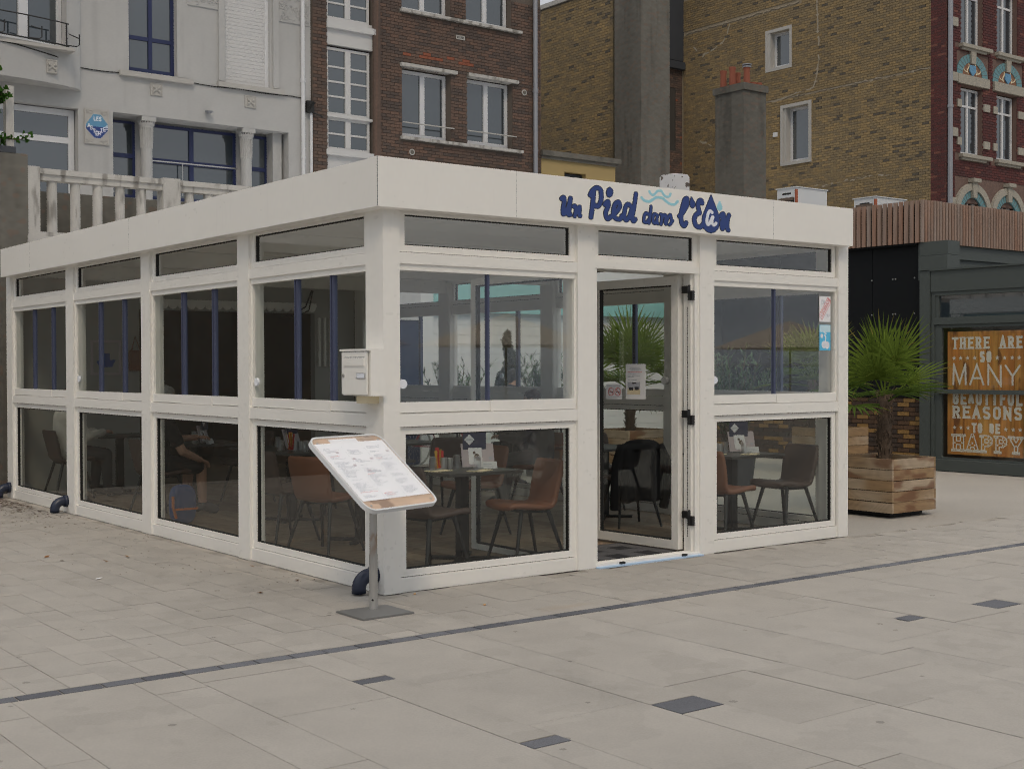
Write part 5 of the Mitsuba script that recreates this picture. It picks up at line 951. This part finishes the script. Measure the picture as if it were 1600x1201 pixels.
def chair(x, y, face, kind, label):
    """face: degrees, the way the sitter looks; 0 = towards +x"""
    t = thing('dining_chair', label, 'chair', 'padded dining chairs in the pavilion'); mt = T().translate([x, y, .012]).rotate([0, 0, 1], face - 90)
    put('shell', CH[kind], t, mt); put('underframe', CFP, t, mt)
    for l in LGP: put('leg', l, t, mt)
    return t
table(1.36, .98, .74, .7, 'dark square table just behind the left front window')
table(4.5, .92, .74, .7, 'dark square table just behind the right front window')
table(4.25, 2.5, .74, .7, 'dark table seen through the glass of the open door')
table(1.55, 4.3, .75, 1.4, 'dark long table in the middle of the left side, behind the menu stand')
table(1.3, 2.5, .74, .7, 'dark table behind the front table, seen low in the last left window')
table(3.1, 4.6, .74, .7, 'dark table far inside in front of the middle of the room')
table(1.3, 6.2, .75, 1.3, 'dark long table at the far left, where the grey-haired person sits')
table(1.2, 8.2, .7, .7, 'dark table in the back left corner by the person in white')
chair(1.62, .5, 172, 'tan', 'tan leather chair with its back to the door, right of the left front table')
chair(.74, .52, 8, 'dark', 'dark leather chair left of the left front table')
chair(4.72, .47, 176, 'dark', 'dark leather chair at the right end of the right front window')
chair(3.84, .42, 6, 'tan', 'tan leather chair left of the right front table')
chair(4.0, 1.85, 75, 'dark', 'dark chair with a black jacket hung over it, seen through the open door')
chair(4.7, 3.1, 250, 'dark', 'dark chair facing the door from behind the table with the jacket')
chair(.72, 2.08, 20, 'tan', 'tan leather chair behind the menu stand in the last left window')
chair(.78, 2.95, 5, 'dark', 'dark chair left of the tan one behind the last left window')
chair(2.35, 2.2, 190, 'tan', 'tan chair facing away behind the front table')
chair(2.2, 4.7, 185, 'dark', 'dark chair at the right side of the long middle table')
chair(3.1, 3.95, 90, 'dark', 'dark chair in the middle of the room')
chair(.62, 5.45, 10, 'dark', 'chair the grey-haired person sits on')
chair(2.0, 6.3, 180, 'dark', 'dark chair opposite the grey-haired person')
chair(.55, 8.1, 0, 'dark', 'chair the person in white sits on, in the back left corner')
chair(4.3, 3.7, 185, 'tan', 'chair under the brown-haired person by the right wall')
jk = thing('black_jacket', 'black jacket hung over the chair seen through the open door', 'jacket'); ja = rotz(math.radians(75 - 90)); o = np.array([4.0, 1.85, 0])
m = trimesh.creation.icosphere(4, 1.0); v = np.array(m.vertices); v = np.sign(v) * np.abs(v) ** .6 * [.25, .055, .3]; v[:, 1] += -.28 - .03 * np.sin(v[:, 0] * 25) * (v[:, 2] < .2); v[:, 2] += .58; v[:, 2] -= .1 * (np.abs(v[:, 0]) / .25) ** 2 * (v[:, 2] < .4); obj('body', trimesh.Trimesh(v @ ja.T + o, m.faces), 'black_cloth', jk, smooth=True)
m = M()
for s_ in (-1, 1): m.tube([(s_ * .2, -.27, .82), (s_ * .27, -.3, .65), (s_ * .28, -.27, .35), (s_ * .27, -.24, .2)], [.05, .055, .05, .045], 12)
m.v = [v @ ja.T + o for v in m.v]; obj('sleeve', m, 'black_cloth', jk, smooth=40)
# things on the tables
def tumbler(x, y, label, z=.752):
    t = thing('tumbler', label, 'glass', 'upturned tumblers on the tables'); obj('glass', M().lathe([(.037, 0), (.028, .11), (.0, .112)], (x, y, z), 24).lathe([(.0, .104), (.026, .104), (.034, .0)], (x, y, z), 24), 'tumbler_glass', t, smooth=40)
def pot(x, y, label):
    t = thing('cutlery_pot', label, 'pot', 'steel pots of sauce sachets'); obj('cup', M().lathe([(0, 0), (.032, 0), (.032, .1), (.029, .1), (.029, .01), (0, .01)], (x, y, .752), 20).lathe([(0, 0), (.028, 0), (.03, .09), (.026, .09), (0, .02)], (x + .07, y + .01, .752), 20), 'steel', t, smooth=40)
    r_ = np.random.default_rng(int(x * 100)); m, n = M(), M()
    for i in range(9): a = r_.uniform(0, 6.28); q = np.array([x - .04 + r_.uniform(-.02, .02), y + r_.uniform(-.02, .02), .76]); (m if i % 2 else n).box(-.011, .011, -.002, .002, 0, .14 + r_.uniform(0, .04), 0); k = (m if i % 2 else n); k.v[-1] = k.v[-1] @ rotz(a).T + q + k.v[-1][:, 2:] * np.array([[r_.uniform(-.2, .2), r_.uniform(-.2, .2), 0]])
    obj('yellow_sachet', m, 'yellow_plastic', t); obj('red_sachet', n, 'red_plastic', t)
def cards(x, y, a, label):
    t = thing('menu_holder', label, 'menu holder', 'menu card holders on the tables'); f_ = Pl(np.array([x, y, .753]), rotz(a) @ [1, 0, 0], np.array([math.sin(-a) * -.0, 0, 0]) + (rotz(a) @ [0, .28, .96]), rotz(a) @ [0, -.96, .28])
    obj('card', M().box(-.13, .15, -.003, 0, .01, .21, .001, fr=f_), 'card_mauve', t); obj('white_card', M().poly(sbox(-.07, .03, .045, .19).buffer(-.015).buffer(.015), .003, f_, .001), 'paper_white', t)
    obj('picture', M().poly(unary_union([Point(-.0, .1).buffer(.022), Point(-.02, .13).buffer(.012), sbox(-.005, .06, .03, .09)]), .002, f_, .0042), 'louver_brown', t); obj('emblem', M().box(.105, .13, .0005, .002, .07, .095, 0, fr=f_), 'ink_grey', t)
    f2 = Pl(np.array([x + .02, y + .04, .753]), f_.u, np.array([0, 0, 1.0]), rotz(a) @ [0, -1.0, 0]); obj('dark_card', M().box(-.12, .08, -.003, .0, .15, .32, .001, fr=f2), 'card_navy', t); obj('diamond', M().poly(Polygon([(-.065, .19), (-.02, .235), (-.065, .28), (-.11, .235)]), .002, f2, .001), 'paper_white', t); obj('lettering', M().add(*lettering(f2, 'DESSERTS', -.095, .228, .012, .003, True, .06)), 'ink_grey', t)
    f3 = Pl(np.array([x + .03, y - .09, .753]), f_.u, rotz(a) @ [0, .35, .93], rotz(a) @ [0, -.93, .35]); obj('stand', M().box(-.07, .09, -.03, .0, .0, .06, .004, fr=f3), 'ac_white', t); obj('stand_print', M().box(-.03, .05, .0005, .001, .035, .04, 0, fr=f3).box(-.04, .06, .0005, .001, .02, .024, 0, fr=f3), 'ink_grey', t)
def setting(x, y, a, label):
    t = thing('napkin', label, 'napkin', 'cream napkins with cutlery'); R3 = rotz(a); m = M().box(-.1, .1, -.07, .07, 0, .006, .002); m.v[0] = m.v[0] @ R3.T + [x, y, .753]; obj('cloth', m, 'napkin_cream', t)
    m = M().tube([(-.09, 0, .01), (.02, .01, .012), (.1, .02, .014)], [.005, .004, .009], 6).tube([(-.09, .03, .01), (.02, .035, .012), (.1, .04, .014)], [.005, .004, .008], 6); m.v = [v @ R3.T + [x, y, .753] for v in m.v]; obj('cutlery', m, 'steel', t)
for i, (tx, ty, nm) in enumerate(((1.36, .98, 'left front table'), (4.5, .92, 'right front table'))):
    for dx, dy, w_ in ((-.22, .1, 'left'), (.03, .12, 'middle'), (.12, -.05, 'near')): tumbler(tx + dx, ty + dy, f'{w_} upturned tumbler on the {nm}')
    pot(tx - .12, ty + .1, f'steel pots with red and yellow sachets on the {nm}'); cards(tx + .18, ty + .03, -.35, f'mauve and white menu card holder on the {nm}'); setting(tx + .02, ty - .22, .5, f'near cream napkin on the {nm}'); setting(tx - .25, ty - .02, .2, f'far cream napkin on the {nm}')
for x, y, w_ in ((4.1, 2.4, 'table behind the open door'), (1.5, 3.9, 'long middle table'), (1.35, 4.15, 'middle of the long middle table'), (1.6, 4.7, 'far end of the long middle table'), (1.2, 5.9, 'table of the grey-haired person'), (1.4, 6.4, 'far end of the table of the grey-haired person')): tumbler(x, y, f'upturned tumbler on the {w_}')
pot(1.45, 4.05, 'steel pots with sachets on the long middle table'); cards(1.6, 4.35, .5, 'menu card holder on the long middle table'); cards(1.25, 5.75, .8, 'menu card holder by the grey-haired person')
# ------------------------------------------------------------------ people
def hull(P, rad, bones):
    out = m3.Manifold()
    for a, b in bones:
        s1 = m3.Manifold.sphere(rad[a], 20).translate(tuple(map(float, P[a]))); s2 = m3.Manifold.sphere(rad[b], 20).translate(tuple(map(float, P[b])))
        out = out + m3.Manifold.batch_hull([s1, s2])
    return out
def tomesh(s, L, it=8):
    s = s.refine_to_length(L); m = s.to_mesh(); t = trimesh.Trimesh(m.vert_properties[:, :3], m.tri_verts); trimesh.smoothing.filter_taubin(t, iterations=it); return t
def person(pos, face, pose, look, hair, shirt, legs, label, shorts=False, sleeves=True, extra=None):
    """pose: joint positions in the person's own frame (x right, y ahead, z up)"""
    t = thing('person', label, 'person'); P = {k: np.array(v, float) for k, v in pose.items()}; R3 = rotz(math.radians(face - 90)); hd = P['head']
    rad = dict(pelvis=.145, waist=.13, chest=.14, neck=.058, neckb=.06, shL=.07, shR=.07, elL=.045, elR=.045, wrL=.031, wrR=.031, hipL=.095, hipR=.095, knL=.062, knR=.062, anL=.043, anR=.043, toL=.034, toR=.034)
    bones = [('pelvis', 'waist'), ('waist', 'chest'), ('chest', 'neckb'), ('neckb', 'neck'), ('chest', 'shL'), ('chest', 'shR'), ('shL', 'elL'), ('shR', 'elR'), ('elL', 'wrL'), ('elR', 'wrR'), ('pelvis', 'hipL'), ('pelvis', 'hipR'), ('hipL', 'knL'), ('hipR', 'knR'), ('knL', 'anL'), ('knR', 'anR'), ('anL', 'toL'), ('anR', 'toR')]
    body = hull(P, rad, bones)
    q = rotz(math.radians(look)); H = lambda v: hd + q @ np.array(v, float)
    def ell(c, r): return m3.Manifold.sphere(1, 24).scale(tuple(r)).translate(tuple(map(float, c)))
    head = m3.Manifold.batch_hull([m3.Manifold.sphere(.078, 24).translate(tuple(map(float, H((0, -.018, .035))))), m3.Manifold.sphere(.062, 20).translate(tuple(map(float, H((0, .03, .03))))), m3.Manifold.sphere(.035, 16).translate(tuple(map(float, H((0, .05, -.075)))))])
    nose = m3.Manifold.batch_hull([m3.Manifold.sphere(.007, 10).translate(tuple(map(float, H((0, .088, .02))))), m3.Manifold.sphere(.014, 10).translate(tuple(map(float, H((0, .1, -.02)))))])
    for s_ in (-1, 1):
        head = head + m3.Manifold.batch_hull([m3.Manifold.sphere(.012, 10).translate(tuple(map(float, H((s_ * .08, -.015, .025))))), m3.Manifold.sphere(.009, 10).translate(tuple(map(float, H((s_ * .078, -.01, -.02)))))])
        head = head - m3.Manifold.sphere(.014, 12).translate(tuple(map(float, H((s_ * .032, .098, .018)))))
    head = head + nose + m3.Manifold.batch_hull([m3.Manifold.sphere(.008, 8).translate(tuple(map(float, H((x, .078, -.05))))) for x in (-.02, .02)])
    body = body + head + hull({'a': P['neck'], 'b': hd}, {'a': .055, 'b': .058}, [('a', 'b')])
    for sd in 'LR':
        w = P['wr' + sd]; d = w - P['el' + sd]; d /= np.linalg.norm(d); s_ = np.cross(d, [0, 0, 1.0]); s_ /= np.linalg.norm(s_); dn = np.cross(s_, d) ; dn = dn if dn[2] < 0 else -dn; pl_ = w + d * .085
        pm = m3.Manifold.batch_hull([m3.Manifold.sphere(.014, 10).translate(tuple(map(float, w + d * a + s_ * b))) for a, b in ((.02, -.022), (.02, .022), (.085, -.034), (.085, .034))]); body = body + pm
        for k, L in enumerate((.062, .076, .07, .052)):
            b0 = pl_ + s_ * (-.033 + .022 * k); pts = [b0, b0 + d * L * .45 + dn * .006, b0 + d * L * .75 + dn * .02, b0 + d * L * .85 + dn * .038]
            for i in range(3): body = body + hull({0: pts[i], 1: pts[i + 1]}, {0: .0088 - .0006 * i, 1: .0084 - .0006 * i}, [(0, 1)])
        sg = -1 if sd == 'L' else 1; b0 = w + d * .035 - s_ * .025 * sg; body = body + hull({0: b0, 1: b0 + d * .03 - s_ * .022 * sg + dn * .01}, {0: .013, 1: .01}, [(0, 1)]) + hull({0: b0 + d * .03 - s_ * .022 * sg + dn * .01, 1: b0 + d * .058 - s_ * .02 * sg + dn * .022}, {0: .01, 1: .0085}, [(0, 1)])
    def place(m_): return trimesh.Trimesh(np.array(m_.vertices) @ R3.T + np.array(pos, float), m_.faces)
    obj('body', place(tomesh(body, .016, 6)), 'skin', t, smooth=True)
    g_ = {k: v + .014 for k, v in rad.items()}; g_['neckb'] = .07
    sb = [('pelvis', 'waist'), ('waist', 'chest'), ('chest', 'neckb'), ('chest', 'shL'), ('chest', 'shR')]; Pm = dict(P)
    if sleeves: sb += [('shL', 'elL'), ('shR', 'elR'), ('elL', 'wrL'), ('elR', 'wrR')]
    else:
        for sd in 'LR': Pm['mu' + sd] = P['sh' + sd] * .35 + P['el' + sd] * .65; g_['mu' + sd] = .07; sb.append(('sh' + sd, 'mu' + sd))
    obj('top', place(tomesh(hull(Pm, g_, sb), .03)), shirt, t, smooth=True)
    lb = [('pelvis', 'hipL'), ('pelvis', 'hipR')]; g2 = {k: v + .012 for k, v in rad.items()}
    for sd in 'LR':
        if shorts: Pm['mk' + sd] = P['hip' + sd] * .12 + P['kn' + sd] * .88; g2['mk' + sd] = .085; lb.append(('hip' + sd, 'mk' + sd))
        else: lb += [('hip' + sd, 'kn' + sd), ('kn' + sd, 'an' + sd)]
    obj('trousers', place(tomesh(hull(Pm, g2, lb), .03)), legs, t, smooth=True)
    g3 = {k: v + .014 for k, v in rad.items()}; obj('shoes', place(tomesh(hull(P, g3, [('anL', 'toL'), ('anR', 'toR')]), .02)), 'grey_cloth', t, smooth=True)
    hs = m3.Manifold.batch_hull([m3.Manifold.sphere(.086, 24).translate(tuple(map(float, H((0, -.022, .042))))), m3.Manifold.sphere(.062, 20).translate(tuple(map(float, H((0, .026, .052))))), m3.Manifold.sphere(.05, 16).translate(tuple(map(float, H((0, -.06, -.035)))))])
    hs = hs - m3.Manifold.cube((.3, .3, .3), True).translate(tuple(map(float, np.array([0, .0, 0]) + H((0, .19, -.1))))) - m3.Manifold.cube((.05, .1, .12), True).translate(tuple(map(float, H((.09, .03, -.03))))) - m3.Manifold.cube((.05, .1, .12), True).translate(tuple(map(float, H((-.09, .03, -.03)))))
    hm = tomesh(hs, .012, 3); v = np.array(hm.vertices); v += hm.vertex_normals * (meshkit.noise(v * 55, 4)[:, None] - .35) * .012; hm = trimesh.Trimesh(v, hm.faces); obj('hair', place(hm), hair, t, smooth=True)
    if extra: extra(t, place, H)
    return t
SIT = dict(pelvis=(0, -.05, .57), waist=(0, -.07, .74), chest=(0, -.05, .93), neckb=(0, -.03, 1.05), neck=(0, -.01, 1.11), head=(0, .02, 1.22), shL=(-.18, -.04, 1.0), shR=(.18, -.04, 1.0), elL=(-.24, .12, .76), elR=(.24, .1, .75), wrL=(-.13, .36, .79), wrR=(.14, .35, .79),
           hipL=(-.095, 0, .56), hipR=(.095, 0, .56), knL=(-.12, .4, .52), knR=(.12, .4, .52), anL=(-.12, .36, .1), anR=(.12, .42, .1), toL=(-.12, .5, .05), toR=(.12, .57, .05))
def collar(t, place, H): obj('red_lanyard', place(trimesh.util.concatenate([trimesh.creation.cylinder(.012, segment=[[s_ * .06, .1, 1.04], [s_ * .015, .135, .86]]) for s_ in (-1, 1)])), 'red_cloth', t)
person((.62, 5.45, .012), 8, {**SIT, 'wrR': (.2, .34, .6), 'elR': (.25, .1, .7), 'wrL': (-.1, .48, .82), 'elL': (-.22, .2, .8), 'head': (0, .06, 1.27), 'neck': (0, .02, 1.14)}, 0, 'grey_hair', 'black_cloth', 'black_cloth', 'seated person with grey hair in a black T-shirt and shorts, one hand on the table', shorts=True, sleeves=False, extra=collar)
person((.55, 8.1, .012), 5, SIT, 0, 'brown_hair', 'white_cloth', 'grey_cloth', 'seated person in a white jacket in the back left corner, arm on the table')
person((4.3, 3.7, .012), 120, {**SIT, 'head': (0, .05, 1.2)}, 10, 'brown_hair', 'grey_cloth', 'grey_cloth', 'seated person with brown hair in dark grey by the right glass wall, seen from behind')
def shades(t, place, H):
    q = [H((s_ * .034, .094, .02)) for s_ in (-1, 1)]; m = M()
    for c_ in q: m.mesh(trimesh.creation.icosphere(2, .024).apply_transform(np.diag([1, .4, .8, 1])).apply_translation(c_))
    m.tube([H((-.085, -.01, .03)), H((-.07, .08, .03)), H((.07, .08, .03)), H((.085, -.01, .03))], .005, 5); obj('sunglasses', place(trimesh.Trimesh(*m.done()[0])), 'black_rubber', t)
STAND = {k: np.array(v) + [0, 0, .36] for k, v in SIT.items() if k[:2] not in ('kn', 'an', 'to')}
STAND.update(hipL=(-.09, -.05, .86), hipR=(.09, -.05, .86), knL=(-.1, -.01, .47), knR=(.1, .02, .47), anL=(-.1, -.05, .08), anR=(.1, -.04, .08), toL=(-.11, .1, .04), toR=(.11, .11, .04), elL=(-.25, -.02, 1.1), elR=(.25, -.02, 1.1), wrL=(-.22, .2, 1.08), wrR=(.2, .2, 1.08), pelvis=(0, -.05, .9), head=(0, .04, 1.56), neck=(0, .0, 1.46))
person((6.11, 6.5, -.16), 10, {k: np.asarray(v, float) * [1, 1, .96] + [0, 0, .1] for k, v in STAND.items()}, -10, 'dark_hair', 'black_cloth', 'black_cloth', 'dark-haired person in black with sunglasses, outside behind the front window by the conifer', extra=shades)
# ------------------------------------------------------------------ small things
bk = thing('bicycle', 'bicycle leaning by the white shop, glimpsed low through the front window', 'bicycle'); bx = np.array([7.0, 9.6, 0]); fz = Fr(bx, (1, 0, 0), (0, -1, 0))
for u in (-.5, .5):
    a = np.linspace(0, 2 * PI, 33); w = obj('wheel', M().tube([fz.pt(u + .33 * math.cos(t), 0, .34 + .33 * math.sin(t)) for t in a], .016, 6), 'grey_grille', bk); m = M()
    for t in a[::2]: m.tube([fz.pt(u, 0, .34), fz.pt(u + .32 * math.cos(t), 0, .34 + .32 * math.sin(t))], .0025, 3)
    obj('spokes', m, 'steel', w)
obj('frame', M().tube([fz.pt(-.5, 0, .34), fz.pt(-.05, 0, .3), fz.pt(-.2, 0, .78), fz.pt(-.5, 0, .34)], .014, 6).tube([fz.pt(-.05, 0, .3), fz.pt(.36, 0, .72), fz.pt(.34, 0, .84), fz.pt(-.2, 0, .75)], .016, 6).tube([fz.pt(.34, 0, .9), fz.pt(.36, 0, .72), fz.pt(.5, 0, .34)], .014, 6), 'red_cloth', bk); obj('saddle', M().box(-.32, -.1, -.06, .06, .86, .9, .018, fr=fz).cyl(fz.pt(-.2, 0, .74), fz.pt(-.21, 0, .87), .013), 'black_rubber', bk); obj('handlebar', M().tube([fz.pt(.3, -.25, .96), fz.pt(.34, 0, .94), fz.pt(.3, .25, .96)], .013, 6), 'steel', bk)
pc = thing('wall_picture', 'small framed picture of a blue boat on the inner wall at the back left', 'picture'); fp = Fr((0, 8.8, 0), (1, 0, 0), (0, -1, 0)); obj('frame', ring(M(), fp, 1.05, 1.45, 1.5, 1.95, .03, 0, .02), 'card_mauve', pc); obj('print', M().box(1.08, 1.42, .002, .008, 1.53, 1.92, 0, fr=fp), 'sill_stone', pc); obj('boat', M().poly(Polygon([(1.12, 1.68), (1.38, 1.7), (1.33, 1.6), (1.17, 1.6)]).union(sbox(1.22, 1.69, 1.3, 1.78)), .003, fp, .008), 'blue_picture', pc)
hb = thing('brown_bag', 'brown bag hanging on the inner wall right of the boat picture', 'bag'); obj('body', M().box(1.55, 1.72, .005, .1, 1.55, 1.82, .03, fr=fp), 'tan_leather', hb); obj('strap', M().tube([fp.pt(1.57, .05, 1.8), fp.pt(1.63, .03, 2.0), fp.pt(1.7, .05, 1.8)], .01, 6), 'tan_leather', hb)
bp = thing('backpack', 'blue backpack with an orange strap on the floor in the second left window', 'backpack'); m = trimesh.creation.icosphere(3, 1.0); v = np.array(m.vertices); v = np.sign(v) * np.abs(v) ** .65 * [.13, .1, .2] + [.55, 4.75, .21]; obj('body', trimesh.Trimesh(v, m.faces), 'blue_bag', bp, smooth=True); obj('orange_strap', M().tube([(.42, 4.68, .3), (.41, 4.66, .2), (.44, 4.65, .08)], .014, 6).box(.43, .67, 4.64, 4.655, .16, .18, .003), 'orange_strap', bp)
r_ = np.random.default_rng(77)
def leaf(p, L, mat, t):
    a = r_.uniform(0, 6.28); d = np.array([math.cos(a), math.sin(a), 0]); s_ = np.array([-d[1], d[0], 0]); z = np.array([0, 0, 1.0]); v = np.array([p, p + d * L * .5 + s_ * L * .3 + z * .008, p + d * L + z * .012, p + d * L * .5 - s_ * L * .28 + z * .004, p + d * L * .5 + z * .0]); return M().add(v, [[0, 4, 1], [1, 4, 2], [0, 3, 4], [4, 3, 2]])
for x, y, lab in ((-.62, .62, 'dry orange leaf on the pavers left of the menu stand'), (-.72, 2.9, 'dry orange leaf at the foot of the left wall near the third post'), (-.95, 2.75, 'dry leaf beside another one on the left pavers'), (-1.3, 3.3, 'dry leaf farthest left of the four on the left pavers'), (-1.25, 3.05, 'dark curled leaf next to a dry leaf on the left pavers'), (-.16, .95, 'small dry leaf against the left wall near the corner'), (-.13, 1.75, 'small dry leaf by the last left post')):
    t = thing('fallen_leaf', lab, 'leaf', 'fallen leaves on the pavers'); obj('blade', leaf(np.array([x, y, .004]), r_.uniform(.045, .07), 'dry_leaf', t), 'dry_leaf' if 'dark' not in lab else 'dry_leaf_dark', t)
for x, y, a, lab in ((.33, -.74, .2, 'cigarette butt near the dark strip below the door'), (.19, -.1, .4, 'cigarette butt by the foot of the left front window')):
    t = thing('cigarette_butt', lab, 'cigarette butt', 'cigarette butts on the pavers'); d = np.array([math.cos(a), math.sin(a), 0]) * .014; p = np.array([x, y, .005]); obj('filter', M().cyl(p - d, p + d * .5, .0042, n=8), 'filter_orange', t); obj('ash_end', M().cyl(p + d * .5, p + d, .0042, n=8), 'ink_grey', t)
t = thing('paper_scrap', 'scrap of white paper on the left pavers', 'paper'); obj('sheet', leaf(np.array([-1.35, 1.95, .003]), .06, '', t), 'paper_white', t)
lt = thing('leaf_litter', 'dark crumbs of soil and leaves swept against the far left end of the pavilion', None, kind='stuff'); m = M()
for _ in range(750):
    y = 9.0 - abs(r_.normal()) * 1.5; x = -.12 - abs(r_.normal()) * (.25 + .22 * max(0, 8 - y) * .3)
    if y < 5: continue
    m.mesh(trimesh.Trimesh(np.array([[0, 0, .012], [1, 0, 0], [0, 1, 0], [-1, -.6, 0], [.2, -1, .0]]) * r_.uniform(.006, .022) + [x, y, .003], [[0, 1, 2], [0, 2, 3], [0, 3, 4], [0, 4, 1]]))
for _ in range(160):
    y = r_.uniform(.6, 8); x = -.02 - abs(r_.normal()) * .5; m.mesh(trimesh.Trimesh(np.array([[0, 0, .5], [1, 0, 0], [0, 1, 0], [-1, -.6, 0], [.2, -1, .0]]) * r_.uniform(.003, .009) + [x, y, .003], [[0, 1, 2], [0, 2, 3], [0, 3, 4], [0, 4, 1]]))
obj('crumbs', m, 'dry_leaf_dark', lt)
